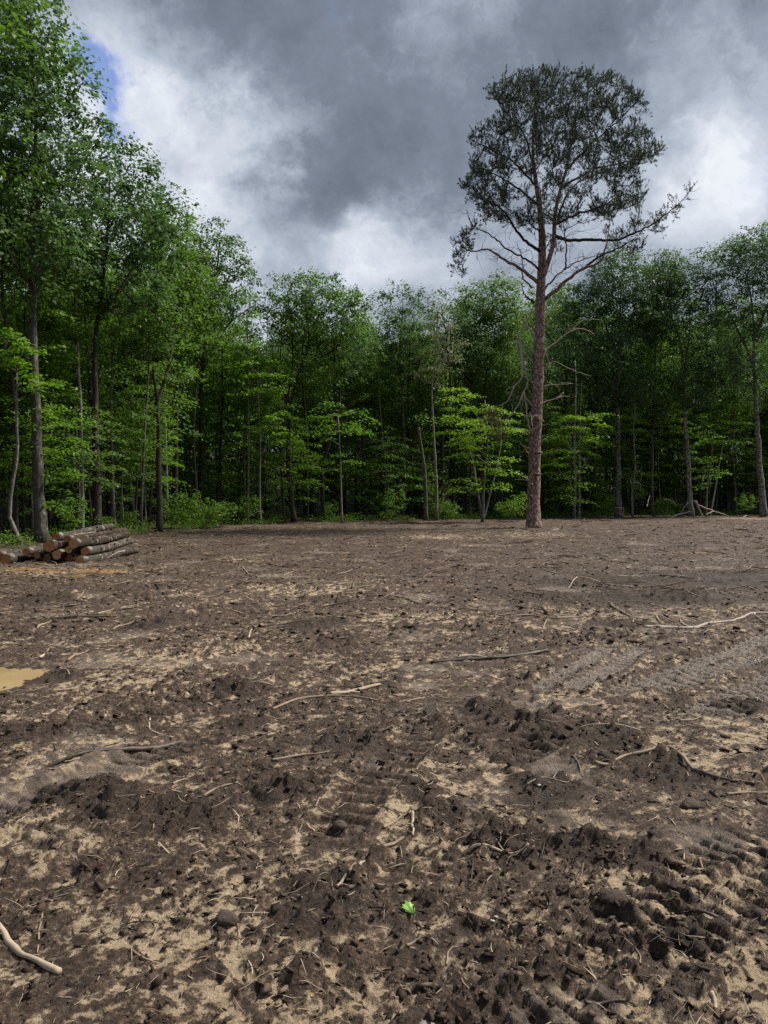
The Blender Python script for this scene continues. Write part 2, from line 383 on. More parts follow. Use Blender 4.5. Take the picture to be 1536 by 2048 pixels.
def ground(x, y):
    """height, sand, smear, wet, woods, fresh-chip masks"""
    x = np.asarray(x, float); y = np.asarray(y, float)
    dist = np.hypot(x, y); ed = edge_dist(x, y)
    woods = sst(ed, -0.5, 1.2)
    h = 0.05 * perlin(x * .35, y * .35, 3) + 0.035 * perlin(x * 1.1, y * 1.1, 5)
    wx = x + .06 * perlin(x * 6, y * 6, 41); wy = y + .06 * perlin(x * 6 + 9, y * 6, 42)
    rough = sst(fbm(x * .9 + 4, y * .9, 7, 3), -.35, .35)                  # where the soil is torn up
    smear_tone = sst(fbm(x * .8 - 7, y * 1.3 + 2, 9, 3), .0, .4) * .8            # where it is pressed and smeared
    cln = np.zeros(x.shape); tr = np.zeros(x.shape); trc = np.zeros(x.shape); trh = np.zeros(x.shape); berm = np.zeros(x.shape)
    for (a, b, hw, pitch, dep, amp, clean) in TRACKS:
        d = b - a; L = np.hypot(*d); d = d / L
        s = (x - a[0]) * d[0] + (y - a[1]) * d[1]; q = -(x - a[0]) * d[1] + (y - a[1]) * d[0]
        q = q + .03 * perlin(s * 1.5, s * 0 + 3, 77)
        m = sst(hw - np.abs(q), -.015, .03) * sst(s, -.15, .15 + .35 * (1 - clean)) * sst(L - s, -.15, .15 + .35 * (1 - clean))
        fade = sst(fbm(x * 1.7, y * 1.7, 88, 2), -.55, .0)
        m = m * np.maximum(.30 + .65 * fade, clean * .92)
        cln = np.where(m > tr, clean, cln)
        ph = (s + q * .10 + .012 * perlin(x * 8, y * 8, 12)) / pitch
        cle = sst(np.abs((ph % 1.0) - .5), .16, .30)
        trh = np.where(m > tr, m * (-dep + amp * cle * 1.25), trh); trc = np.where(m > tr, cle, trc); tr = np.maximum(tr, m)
        bm = np.exp(-((np.abs(q) - hw - .05) / .045) ** 2) * sst(s, -.1, .2) * sst(L - s, -.1, .2)
        berm = np.maximum(berm, bm * (.4 + .6 * sst(perlin(x * 3, y * 3, 55), -.4, .4)))
    rough = rough * (1 - tr * (.45 + .45 * cln))
    jx = .035 * fbm(x * 14, y * 14, 43, 2); jy = .035 * fbm(x * 14 + 5, y * 14, 47, 2); wx = wx + jx; wy = wy + jy
    d1, i1, g1 = worley(wx * 6, wy * 6, 21)
    d2, i2, g2 = worley(wx * 13 + 3, wy * 13, 31)
    d3, i3, g3 = worley(wx * 29 + 3, wy * 29, 37)
    clod = np.clip((.46 - d1) * 3.2, 0, 1) * (i1 > .5) * np.clip(i1 + g1 * .9, .1, 1.4)
    clod2 = np.clip((.50 - d2) * 3.0, 0, 1) * (i2 > .4) * np.clip(i2 + g2 * .9, .1, 1.4)
    clod3 = np.clip((.52 - d3) * 2.6, 0, 1) * (i3 > .28) * np.clip(i3 + g3 * .8, .1, 1.4)
    mound = np.zeros(x.shape)
    md = np.zeros(x.shape)
    jit = 1 + .5 * perlin(x * 5, y * 5, 66)
    for (mx, my, r, hh) in MOUNDS:
        g = np.exp(-(((x - mx) ** 2 + (y - my) ** 2) / (r * r)) * 1.6 * jit)
        mound = np.maximum(mound, g * hh); md = np.maximum(md, g)
    mds = sst(md, .25, .6)
    sd = np.zeros(x.shape)
    for (mx, my, r) in SANDS:
        sd = np.maximum(sd, np.exp(-(((x - mx) ** 2 + (y - my) ** 2) / (r * r)) * jit))
    amp_ = (.36 + .7 * rough + .45 * mds + .5 * berm) * (1 - .75 * tr * cln)
    tex = (.028 * clod + .021 * clod2 + .013 * clod3) * amp_
    flake = np.clip(np.maximum(np.maximum(clod * 2.2, clod2 * 2.2), clod3 * 1.8), 0, 1)
    tex = tex + (.022 * np.abs(fbm(x * 4.2, y * 4.2, 13, 4)) + .019 * fbm(x * 15, y * 15, 17, 4, .66)) * (.6 + .75 * rough + .8 * mds) * (1 - .6 * tr) * (1 - .7 * tr * cln)
    near = sst(dist, 16, 6)
    tex = tex + near * .009 * fbm(x * 48, y * 48, 19, 2) * (1 - .3 * tr) * (1 - .5 * tr * cln)
    tex = tex * (1 + .5 * sst(dist, 5, 16))
    h = h + tex + mound * (.22 + .22 * clod + .20 * clod2 + .16 * clod3 + .30 * np.abs(fbm(x * 9, y * 9, 71, 3, .6))) + trh + .035 * berm
    wet = np.zeros(x.shape)
    for (mx, my, rx, ry, dp) in PUDDLES:
        g = np.exp(-((((x - mx) / rx) ** 2 + ((y - my) / ry) ** 2)) ** 1.5 * .9 * (1 + .35 * perlin(x * 3, y * 3, 91)))
        h = h * (1 - .8 * g) - dp * g; wet = np.maximum(wet, g)
    h = np.where(woods > 0, h * (1 - woods) + woods * (.10 * fbm(x * .5, y * .5, 23, 3) + .03 + .012 * np.clip(ed, 0, 30) + .12 * np.clip(ed - 15, 0, 70)), h)
    # soil kinds and tones
    low = sst(tex, .026, .006)
    patch = fbm(x * 1.05 + 11, y * 1.6 - 5, 27, 4, .6)
    patch2 = fbm(x * 5.5, y * 5.5, 29, 4, .62)
    far = sst(dist, 8, 24)
    prob = np.clip(.55 + .36 * patch + .55 * sd - .20 * far - .5 * mds + .12 * (1 - rough), 0, 1)
    sand = np.clip(.5 + (patch2 * .55 + .9 * fbm(x * 17, y * 17, 33, 3, .6) * .5) * 1.0 + (prob - .5) * 1.25, 0, 1) * (1 - .62 * flake)
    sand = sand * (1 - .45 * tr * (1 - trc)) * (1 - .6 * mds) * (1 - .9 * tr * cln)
    smear_tone = np.clip(np.where((tr > .15) & (cln > .5), tr * (.2 + .95 * trc), smear_tone * (1 - rough * .6) * (1 - .3 * flake) + .25 * tr * trc) * (1 - mds), 0, 1)  # within tracks, lighter on the raised bars and darker in the grooves
    burn = np.zeros(x.shape)
    for (mx, my, rx, ry) in BURN:
        burn = np.maximum(burn, np.exp(-(((x - mx) / rx) ** 2 + ((y - my) / ry) ** 2) * jit))
    sand = sand * (1 - .9 * burn)
    chip = np.zeros(x.shape)
    for (mx, my, rx, ry) in CHIPS:
        chip = np.maximum(chip, np.exp(-(((x - mx) / rx) ** 2 + ((y - my) / ry) ** 2) * jit * 1.2))
    return h, sand * (1 - woods), smear_tone * (1 - woods), np.maximum(wet, 0), woods, np.maximum(mds * .38, burn), chip

def gz(x, y): return float(ground(np.array([x]), np.array([y]))[0][0])

def build_ground():
    ys = [1.15]
    while ys[-1] < 66:
        d = ys[-1]; ys.append(d + max(.006, .0030 * d if d < 12 else .0050 * d))
    ys = np.array(ys)
    u = np.linspace(-1, 1, 470)
    hw = .60 * ys + .55
    X = u[None, :] * hw[:, None]
    off = np.cumsum(np.geomspace(.018, .30, 38)); off = np.concatenate([off, off[-1] + np.array([1, 3, 8, 25, 80, 200])])
    far = hw[:, None] + off[None, :] * np.maximum(1, ys[:, None] / 5.0)
    X = np.hstack([-far[:, ::-1], X, far]); Y = np.repeat(ys[:, None], X.shape[1], 1)
    def row(yv):
        return X[0 if yv < 2 else -1], np.full(X.shape[1], yv)
    pre = [row(v) for v in (-160, -60, -20, -6, -2, 0, .6, 1.0)]; post = [row(v) for v in (68, 72, 80, 95, 130, 220, 500)]
    X = np.vstack([p[0] for p in pre] + [X] + [p[0] for p in post]); Y = np.vstack([p[1] for p in pre] + [Y] + [p[1] for p in post])
    h, sand, smear_tone, wet, woods, dark, chip = ground(X, Y)
    V = np.stack([X, Y, h], -1).reshape(-1, 3)
    r, c = X.shape; i = np.arange(r - 1)[:, None] * c; j = np.arange(c - 1)[None, :]
    Q = np.stack([i + j, i + j + 1, i + c + j + 1, i + c + j], -1).reshape(-1, 4)
    me = np_mesh('ground', V, Q, None, True)
    for nm, a, b, cc in (('soil', sand, smear_tone, wet), ('soil_kind', woods, dark, chip)):
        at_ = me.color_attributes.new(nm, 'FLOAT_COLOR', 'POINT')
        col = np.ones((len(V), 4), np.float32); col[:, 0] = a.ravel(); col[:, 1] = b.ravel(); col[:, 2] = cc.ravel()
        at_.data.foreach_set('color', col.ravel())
    m, t = new_mat('churned_mud')
    geo = t.n('ShaderNodeNewGeometry'); P = geo.outputs['Position']
    a1 = t.n('ShaderNodeAttribute', _attribute_name='soil'); a2 = t.n('ShaderNodeAttribute', _attribute_name='soil_kind')
    s1 = t.n('ShaderNodeSeparateColor'); t.put(s1.inputs[0], a1.outputs['Color']); s2 = t.n('ShaderNodeSeparateColor'); t.put(s2.inputs[0], a2.outputs['Color'])
    nf = t.noise(P, 42, 8, .72); nm_ = t.noise(P, 12, 7, .68); nl = t.noise(P, 2.2, 5, .6); ng = t.noise(P, 190, 3, .6)
    dk = t.mix(t.mr(nm_, .3, .7), (.018, .0112, .0073), (.082, .051, .034))
    dk = t.mix(t.mr(nf, .50, .68, 0, .7), dk, (.175, .128, .088))
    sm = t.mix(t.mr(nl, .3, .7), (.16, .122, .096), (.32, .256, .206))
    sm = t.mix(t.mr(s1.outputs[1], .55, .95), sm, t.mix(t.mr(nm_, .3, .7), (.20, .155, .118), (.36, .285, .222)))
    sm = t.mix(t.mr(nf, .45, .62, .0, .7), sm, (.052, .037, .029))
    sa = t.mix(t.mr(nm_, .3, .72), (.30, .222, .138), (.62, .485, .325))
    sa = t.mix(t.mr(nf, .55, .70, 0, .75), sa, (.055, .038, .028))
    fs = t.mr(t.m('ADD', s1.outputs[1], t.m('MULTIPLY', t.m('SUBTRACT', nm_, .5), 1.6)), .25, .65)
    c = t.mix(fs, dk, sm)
    n2f = t.noise(t.vm('ADD', P, (3.3, 1.2, 0)), 55, 8, .74)
    fk = t.mr(t.m('ADD', t.m('ADD', t.m('MULTIPLY', t.m('SUBTRACT', n2f, .5), 3.4), t.m('MULTIPLY', t.m('SUBTRACT', nm_, .5), 1.6)), t.m('MULTIPLY', s1.outputs[0], .75)), .24, .62, 0, .85)
    fk = t.m('MULTIPLY', fk, t.mr(s1.outputs[1], .35, .8, 1, .15))
    c = t.mix(fk, c, t.mix(t.mr(nf, .35, .65), (.108, .070, .047), (.235, .160, .108)))
    fa = t.mr(t.m('ADD', s1.outputs[0], t.m('ADD', t.m('MULTIPLY', t.m('SUBTRACT', nf, .5), 2.2), t.m('MULTIPLY', t.m('SUBTRACT', nm_, .5), 1.6))), .60, .90)
    fa = t.m('MULTIPLY', fa, t.mr(s1.outputs[0], .0, .25, .2, 1.0))
    c = t.mix(fa, c, sa)
    c = t.mix(t.m('MULTIPLY', t.mr(s2.outputs[1], .1, .7), .86), c, t.mix(.45, dk, (.018, .015, .013)))
    fc = t.mr(t.m('ADD', s2.outputs[2], t.m('MULTIPLY', t.m('SUBTRACT', nf, .5), 1.4)), .38, .95)
    c = t.mix(fc, c, t.mix(t.mr(nm_, .3, .7), (.19, .10, .045), (.36, .22, .10)))
    lit = t.mix(t.mr(nm_, .3, .7), (.022, .017, .010), (.07, .05, .028))
    c = t.mix(s2.outputs[0], c, lit)
    c = t.mix(t.mr(s1.outputs[2], .06, .4, 0, .85), c, (.060, .040, .022))
    p = t.n('ShaderNodeBsdfPrincipled'); t.put(p.inputs['Base Color'], c)
    rg = t.mr(t.m('ADD', t.m('MULTIPLY', fs, -.28), t.m('MULTIPLY', t.noise(P, 5, 4), .35)), -.2, .35, .36, .95)
    rg = t.m('SUBTRACT', rg, t.mr(t.noise(P, 1.4, 5, .6), .52, .64, 0, .26))
    t.put(p.inputs['Roughness'], t.m('MAXIMUM', rg, t.m('MULTIPLY', fa, .9))); p.inputs['Specular IOR Level'].default_value = .35
    hh = t.m('ADD', t.m('MULTIPLY', nf, .7), t.m('ADD', t.m('MULTIPLY', ng, .25), t.m('MULTIPLY', nm_, .6)))
    t.put(p.inputs['Normal'], bump(t, hh, 1.0, .04)); finish(t, p.outputs[0])
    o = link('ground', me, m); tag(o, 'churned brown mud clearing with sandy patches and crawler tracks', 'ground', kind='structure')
    return o
build_ground()

# puddle water
mw, t = new_mat('muddy_water')
geo = t.n('ShaderNodeNewGeometry')
c = t.mix(t.mr(t.noise(geo.outputs['Position'], 1.6, 4), .3, .7), (.30, .21, .095), (.42, .31, .16))
p = t.n('ShaderNodeBsdfPrincipled'); t.put(p.inputs['Base Color'], c); p.inputs['Roughness'].default_value = .03; p.inputs['IOR'].default_value = 1.33
t.put(p.inputs['Normal'], bump(t, t.noise(geo.outputs['Position'], 9, 3), .06, .02)); finish(t, p.outputs[0])
for (mx, my, rx, ry, dp), lab in zip(PUDDLES, ('muddy yellow puddle beside a dark mound of soil', 'shallow dull puddle in front of the log pile')):
    a = np.linspace(0, 2 * np.pi, 40, endpoint=False); k = 1.25
    z0 = gz(mx, my) + dp * (.62 if dp > .07 else .30)
    V = [(0, 0, 0)] + [(k * rx * math.cos(q) * (1 + .08 * math.sin(3 * q)), k * ry * math.sin(q) * (1 + .08 * math.cos(2 * q)), 0) for q in a]
    me = np_mesh('puddle', V, None, [(0, 1 + i, 1 + (i + 1) % 40) for i in range(40)])
    tag(link('puddle', me, mw, loc=(mx, my, z0)), lab, 'puddle', kind='structure')
#==TREES==
# ------------------------------------------------------------------ tree engine
UP = np.array([0, 0, 1.0])
def ell_points(rng, ells, n, mind, shell=.32):
    """clump centres spread through ellipsoids [(c, r, weight)]"""
    w = np.array([e[2] for e in ells], float); w /= w.sum(); out = np.zeros((0, 3)); tries = 0
    while len(out) < n and tries < n * 14:
        tries += 1
        c, r, _ = ells[rng.choice(len(ells), p=w)] if len(ells) > 1 else ells[0]
        d = rng.normal(size=3); d /= np.linalg.norm(d); q = rng.rand() ** shell
        p = np.asarray(c) + d * q * np.asarray(r)
        if len(out) and np.min(((out - p) ** 2).sum(1)) < mind * mind: continue
        out = np.vstack([out, p])
    return out

def skeleton(rng, trunk, trad, targets, rise=.9, rtip=.011, rexp=.46, kinks=.06, step=.55, geo=None, sides=4):
    """limbs from a trunk polyline to every target; returns per-target tip directions, tubes go to geo"""
    pos = [p for p in trunk]; par = [i - 1 for i in range(len(trunk))]; cap = list(trad)
    dirs = list(np.gradient(np.asarray(trunk), axis=0)); dirs = [d / (np.linalg.norm(d) + 1e-9) for d in dirs]
    cap_n = len(trunk) + int(len(targets) * 14) + 50; BUF = np.full((cap_n, 3), 1e6); BUF[:len(trunk)] = np.asarray(trunk); PA = BUF[:len(trunk)]
    dtr = np.min(np.linalg.norm(targets[:, None, :] - PA[None], axis=2), axis=1)
    chains = []; tipd = np.zeros_like(targets); ntr = len(trunk)
    for ti in np.argsort(dtr):
        T = targets[ti]
        dv = T - PA; dist = np.linalg.norm(dv, axis=1); hd = np.hypot(dv[:, 0], dv[:, 1])
        cost = dist + rise * np.maximum(0, hd * .55 - dv[:, 2])
        cost[:max(1, int(ntr * .12))] += 6
        k = int(np.argmin(cost)); d = max(dist[k], .05)
        p0 = PA[k]; n = max(2, int(math.ceil(d / step)) + 1)
        c1 = p0 + (dirs[k] * .35 + (T - p0) / d * .25 + np.array([0, 0, -.03])) * d * .55
        u = np.linspace(0, 1, n)[:, None]
        C = (1 - u) ** 2 * p0 + 2 * u * (1 - u) * c1 + u * u * T
        if n > 2: C[1:-1] += rng.normal(size=(n - 2, 3)) * kinks * min(d, 1.6)
        ids = [k]
        for i in range(1, n):
            par.append(ids[-1]); BUF[len(pos)] = C[i]; pos.append(C[i]); q = C[i] - C[i - 1]; dirs.append(q / (np.linalg.norm(q) + 1e-9)); ids.append(len(pos) - 1); cap.append(1e9)
        tipd[ti] = dirs[-1]; chains.append(ids); PA = BUF[:len(pos)]
    cnt = np.zeros(len(pos)); 
    for ids in chains: cnt[ids[-1]] += 1
    for i in range(len(pos) - 1, 0, -1):
        cnt[par[i]] += cnt[i]
    rad = rtip * np.maximum(cnt, 1) ** rexp
    for i in range(len(pos)):
        if i < ntr: continue
        pc = cap[par[i]] if par[i] < ntr else rad[par[i]]
        rad[i] = min(rad[i], pc * .8 if par[i] < ntr else pc)
    if geo is not None:
        for ids in chains:
            r = rad[ids].copy(); r[0] = r[1]
            geo.tube(PA[ids], r, sides if r[1] > .025 else 3, False)
    skeleton.chains = [PA[ids].copy() for ids in chains]
    return tipd

def clump_leaves(rng, C, tipd, nleaf, R_, flat, size, style):
    """leaf centres, normals, directions for all clumps"""
    nC = len(C)
    if style == 'spray':
        out = tipd.copy(); out[:, 2] = 0; out += rng.normal(size=out.shape) * .25; out[:, 2] = 0
        out /= np.linalg.norm(out, axis=1)[:, None] + 1e-9
        sd = np.stack([-out[:, 1], out[:, 0], np.zeros(nC)], 1)
        k = np.repeat(np.arange(nC), nleaf); rr = (R_ * rng.uniform(.65, 1.3, nC))[k]
        a = rng.uniform(-.75, 1.0, len(k)); b = rng.normal(size=len(k)) * .42 * (1.05 - np.abs(a) * .55)
        # comb the leaves onto side twigs
        a = a + .5 * np.abs(b); b = np.round(b * 5 + rng.normal(size=len(k)) * .25) / 5 + rng.normal(size=len(k)) * .05
        P = C[k] + out[k] * (a * rr)[:, None] + sd[k] * (b * rr)[:, None]
        tilt = rng.normal(size=nC) * .16
        P[:, 2] += -.20 * (a ** 2 + b ** 2) * rr + tilt[k] * b * rr + rng.normal(size=len(k)) * .045
        N = UP + rng.normal(size=P.shape) * .34 + out[k] * (.25 * np.clip(a, 0, 1))[:, None]
        Dv = out[k] * .8 + sd[k] * np.sign(b)[:, None] * .6 + rng.normal(size=P.shape) * .4
    else:
        ns = 9; k = np.repeat(np.arange(nC), nleaf); rr = (R_ * rng.uniform(.6, 1.25, nC))
        sub = rng.normal(size=(nC, ns, 3)); sub /= np.linalg.norm(sub, axis=2)[..., None]
        sub *= (rng.rand(nC, ns, 1) ** .4) * rr[:, None, None] * np.array([1, 1, flat])
        j = rng.randint(0, ns, len(k)); o = sub[k, j]
        g = rng.normal(size=(len(k), 3)) * (rr[k] * .22)[:, None] * np.array([1, 1, .7])
        P = C[k] + o + g
        N = UP * .9 + rng.normal(size=P.shape) * .45 + (o + g) / (rr[k][:, None]) * .45
        Dv = (o + g) + rng.normal(size=P.shape) * .3 * rr[k][:, None] + np.array([0, 0, -.25]) * rr[k][:, None]
    L = size * rng.uniform(.65, 1.3, len(P))
    return leaf_quads(P, N, Dv, L, L * rng.uniform(.55, .85, len(P)))

def trunk_curve(path, base_r, top_r, n, rng, flare=.35):
    P = spline(path, n); u = np.linspace(0, 1, n)
    z = P[:, 2] - P[0, 2]
    r = base_r + (top_r - base_r) * u ** .85
    r = r * (1 + flare * np.exp(-z / (1.6 * base_r + .05))) * (1 + .035 * rng.normal(size=n))
    P[1:-1] += rng.normal(size=(n - 2, 3)) * base_r * .09
    return P, r

def make_tree(name, seed, path, base_r, ells, nclump, mind, leaves, R_, flat=.6, size=.12, style='clump', leafmat='leaf_canopy', bark='bark_grey',
              label=None, cat='tree', group=None, top_r=.03, rise=.9, stems=(), shell=.32, sides=9, twigs=0, z0=-.12):
    rng = np.random.RandomState(seed); path = np.asarray(path, float).copy()
    base = path[0].copy(); path[0, 2] += z0; g = Geo(); n = max(8, int(np.ptp(path[:, 2]) / .55) + 2)
    P, r = trunk_curve(path, base_r, top_r, n, rng); g.tube(P, r, sides, True, .05, rng)
    TP, TR = P, r
    for sp, sr in stems:
        q, qr = trunk_curve(np.asarray(sp, float), sr, .02, max(6, int(np.linalg.norm(np.diff(sp, axis=0), axis=1).sum() / .6)), rng, 0.0)
        g.tube(q, qr, 6, False, .05, rng); TP = np.vstack([TP, q]); TR = np.concatenate([TR, qr])
    C = ell_points(rng, ells, nclump, mind, shell)
    td = skeleton(rng, TP, TR, C, rise, geo=g)
    for _ in range(twigs):                                       # dead twigs low on the trunk
        k = rng.randint(2, max(3, int(n * .7))); a = rng.uniform(0, 6.28); L = rng.uniform(.3, 1.1)
        d = np.array([math.cos(a), math.sin(a), rng.uniform(-.2, .5)]); q = P[k] + d * np.linspace(0, L, 4)[:, None] + rng.normal(size=(4, 3)) * .04; q[0] = P[k]
        g.tube(q, np.linspace(.016, .004, 4), 3, False)
    V, Q = clump_leaves(rng, C, td, leaves, R_, flat, size, style)
    root = empty(name, base, label, cat, group)
    a = link('trunk', g.mesh('trunk', True, base), M[bark], root)
    b = link('crown', np_mesh('crown', V - base, Q), M[leafmat], root)
    return root, [a, b]

def px_path(pts, Y): 
    P = [at(a, b, Y) for a, b in pts]; P[0][2] = gz(P[0][0], P[0][1]); return np.array(P)
def px_ell(cx, cy, rx, ry, Y, dy=0.0, w=None, dep=1.0):
    c = at(cx, cy, Y + dy); k = (Y + dy) / FPX
    return (c, (rx * k, max(.5, min(rx, ry * 1.1) * k) * dep, ry * k), (w or rx * rx * ry))

# ------------------------------------------------------------------ trees one can tell apart along the edge of the clearing
def T(name, seed, pts, Y, wpx, ells, ncl, leaves, label, R_=.55, size=.15, style='clump', leafmat='leaf_canopy', bark='bark_grey', mind=.5, stems=(), **kw):
    k = Y / FPX
    if style == 'clump':
        ncl = max(4, int(ncl * .62)); leaves = int(leaves * 1.9); R_ *= 1.28; mind *= 1.55; kw.setdefault('flat', .5)
        if Y > 50: ncl = int(ncl * 1.5); mind *= .8
    E = [px_ell(*e[:4], Y, *(e[4:5] or (0,))) for e in ells]
    st = [([at(a, b, Y + i * .5) for i, (a, b) in enumerate(s)], w * k * .5) for s, w in stems]
    return make_tree(name, seed, px_path(pts, Y), wpx * k * .5, E, ncl, mind, leaves, R_, size=size, style=style, leafmat=leafmat, bark=bark, label=label, stems=st, **kw)

T('broadleaf_tree', 11, [(84, 1088), (74, 900), (68, 700), (65, 560), (75, 430), (70, 250), (60, 60)], 25.2, 26,
  [(40, 130, 95, 150), (60, 300, 125, 150), (110, 200, 70, 90), (60, 470, 120, 110, -.5), (-60, 300, 120, 250), (150, 380, 70, 80), (30, -60, 70, 80), (200, 248, 24, 22), (158, 140, 22, 34), (120, 60, 26, 34)], 330, 62,
  'tallest grey trunked tree behind the log pile, its crown leaving the picture', leafmat='leaf_oak', bark='bark_grey', R_=.62, stems=[([(68, 560), (100, 500), (130, 440), (150, 340)], 10), ([(67, 580), (30, 520), (5, 430), (-10, 330)], 10)], twigs=4)
T('broadleaf_tree', 12, [(197, 1068), (190, 850), (190, 700), (200, 610), (215, 480), (220, 350)], 28.5, 19,
  [(215, 360, 75, 100), (270, 420, 80, 100), (170, 470, 80, 90), (310, 500, 55, 80), (230, 560, 100, 70), (292, 335, 22, 22), (350, 400, 18, 26), (240, 285, 20, 20)], 280, 60,
  'tall dark brown trunk just right of the log pile, dense rounded crown', leafmat='leaf_oak', bark='bark_dark', R_=.6, stems=[([(196, 640), (240, 580), (285, 500), (310, 420)], 9)], twigs=5)
T('broadleaf_tree', 13, [(318, 1066), (318, 930), (316, 830), (310, 770), (306, 735)], 32.0, 14, [(335, 640, 40, 60), (300, 690, 30, 35)], 45, 55,
  'dark straight trunk forking into a broken top at the left edge', bark='bark_dark', R_=.5, stems=[([(316, 800), (335, 740), (345, 690), (350, 600)], 8)], top_r=.06, twigs=5)
T('broadleaf_tree', 14, [(165, 1062), (163, 900), (158, 740), (150, 620), (148, 520)], 28.0, 9, [(150, 560, 60, 90), (120, 640, 60, 60)], 70, 55,
  'slim pale trunk standing behind the middle of the log pile', bark='bark_pale', leafmat='leaf_under', R_=.5)
T('broadleaf_tree', 15, [(228, 1060), (224, 930), (222, 800), (225, 680)], 31.0, 10, [(250, 640, 60, 80), (300, 600, 50, 60)], 80, 55,
  'thin grey trunk half hidden beside the dark brown trunk near the log pile', bark='bark_grey', R_=.55)
T('sapling', 16, [(44, 1097), (36, 1070), (19, 1042), (26, 960), (35, 900), (33, 830), (34, 745)], 23.6, 9.5, [(20, 700, 45, 40), (60, 760, 30, 30)], 18, 55,
  'crooked pale bare stem at the far left of the woods', style='spray', leafmat='leaf_under', bark='bark_pale', R_=.55, mind=.4)
T('oak_tree', 17, [(402, 1050), (404, 900), (402, 790), (405, 735), (412, 660), (430, 560), (440, 480)], 41, 15,
  [(440, 500, 52, 52), (400, 520, 40, 60), (480, 560, 40, 42), (430, 600, 55, 50), (385, 620, 40, 50), (505, 600, 22, 25)], 190, 52,
  'forked dark oak with an open crown beside the gap of sky', leafmat='leaf_oak', bark='bark_dark', R_=.6, stems=[([(405, 740), (435, 680), (465, 640), (510, 610)], 8), ([(404, 730), (385, 680), (375, 620)], 7)], rise=.6)
T('broadleaf_tree', 18, [(350, 1056), (352, 900), (355, 700), (350, 520)], 38, 11, [(330, 480, 50, 90), (350, 560, 60, 90), (300, 440, 40, 60), (365, 650, 45, 60)], 190, 60,
  'broad green tree filling the skyline left of the forked oak', bark='bark_dark', R_=.62)
T('broadleaf_tree', 19, [(589, 1050), (578, 960), (577, 880), (582, 810), (597, 745), (618, 690), (610, 600)], 42.5, 11.5,
  [(600, 640, 62, 70), (680, 640, 52, 60), (570, 660, 32, 60), (640, 590, 60, 40), (625, 740, 70, 40), (600, 580, 35, 35)], 260, 58,
  'wide crowned tree with a black forked trunk left of the middle', bark='bark_dark', R_=.6, stems=[([(583, 812), (566, 780), (548, 735), (545, 690)], 7), ([(600, 742), (640, 715), (680, 690), (700, 640)], 7)], rise=.7)
T('broadleaf_tree', 20, [(648, 1047), (645, 945), (658, 885), (672, 840), (681, 790), (670, 730), (665, 640)], 44, 9.5, [(680, 700, 45, 50), (700, 620, 36, 45), (720, 680, 25, 40)], 100, 55,
  'leaning S shaped trunk right of the wide crowned tree', bark='bark_dark', leafmat='leaf_oak', R_=.6)
T('sapling', 21, [(684, 1046), (682, 960), (680, 900), (676, 830)], 42, 4.5, [(680, 840, 60, 45), (670, 920, 40, 30)], 24, 60,
  'pale pencil thin sapling in front of the shaded middle woods', style='spray', leafmat='leaf_under', bark='bark_pale', R_=.75, mind=.4)
T('sapling', 22, [(521, 1049), (519, 960), (521, 890), (516, 780), (515, 700)], 40.5, 5, [(510, 760, 60, 60), (540, 850, 45, 50)], 40, 60,
  'straight pale mottled sapling between the bushes and the forked trunk', style='spray', leafmat='leaf_under', bark='bark_pale', R_=.75, mind=.45)
T('oak_tree', 23, [(806, 1043), (808, 880), (803, 780), (800, 700), (805, 620)], 49, 9, [(795, 640, 42, 60), (820, 600, 38, 36), (770, 610, 26, 34), (810, 700, 45, 45)], 140, 52,
  'oak with a narrow rounded top in the middle of the skyline', leafmat='leaf_oak', bark='bark_grey', R_=.62)
T('snag', 24, [(852, 1043), (850, 960), (845, 910), (838, 870), (837, 855)], 45.5, 9, [(845, 840, 18, 10)], 4, 30,
  'dead grey snag broken off at half height', cat='dead tree', bark='bark_grey', R_=.5, top_r=.10, twigs=3)
T('pale_tree', 25, [(874, 1042), (872, 950), (866, 850), (864, 770), (872, 700), (876, 620)], 46, 7.5, [(876, 640, 28, 55), (885, 700, 35, 40), (850, 740, 30, 30)], 70, 30,
  'thin tree with sparse pale young leaves in the middle skyline', leafmat='leaf_pale', bark='bark_pale', R_=.55, stems=[([(866, 780), (885, 730), (895, 690), (898, 640)], 4)])
T('maple_sapling', 26, [(965, 1040), (968, 960), (975, 880), (970, 800)], 43, 6.5, [(930, 910, 42, 22, -.8), (1005, 925, 45, 22, -.6), (960, 850, 75, 50), (920, 790, 45, 40), (1000, 960, 45, 25), (930, 970, 40, 25), (1010, 860, 38, 30)], 78, 66,
  'bright yellow green maple with several thin stems beside the pine', style='spray', leafmat='leaf_maple', bark='bark_pale', R_=.85, mind=.5, size=.125,
  stems=[([(965, 1036), (955, 980), (945, 920), (930, 870)], 4), ([(967, 1036), (985, 970), (1000, 900), (1005, 850)], 5), ([(964, 1030), (957, 1000), (950, 930)], 3)])
T('broadleaf_tree', 27, [(958, 1040), (962, 900), (968, 790), (975, 720), (968, 640)], 51, 14, [(960, 620, 55, 50), (1010, 650, 45, 60), (940, 700, 50, 55), (1000, 590, 40, 36), (985, 740, 60, 50)], 240, 58,
  'dense dark tree directly left of the lone pine on the skyline', bark='bark_dark', R_=.66)
T('maple_sapling', 28, [(1148, 1037), (1150, 960), (1148, 880), (1152, 780), (1150, 720)], 50, 7, [(1135, 930, 40, 30, -1), (1145, 985, 42, 26, -1), (1165, 860, 55, 50), (1110, 900, 35, 40)], 52, 62,
  'twin stemmed maple sapling with layered sprays right of the pine', style='spray', leafmat='leaf_maple', bark='bark_lichen', R_=.85, mind=.5, stems=[([(1158, 1037), (1159, 940), (1160, 850), (1164, 760)], 6)])
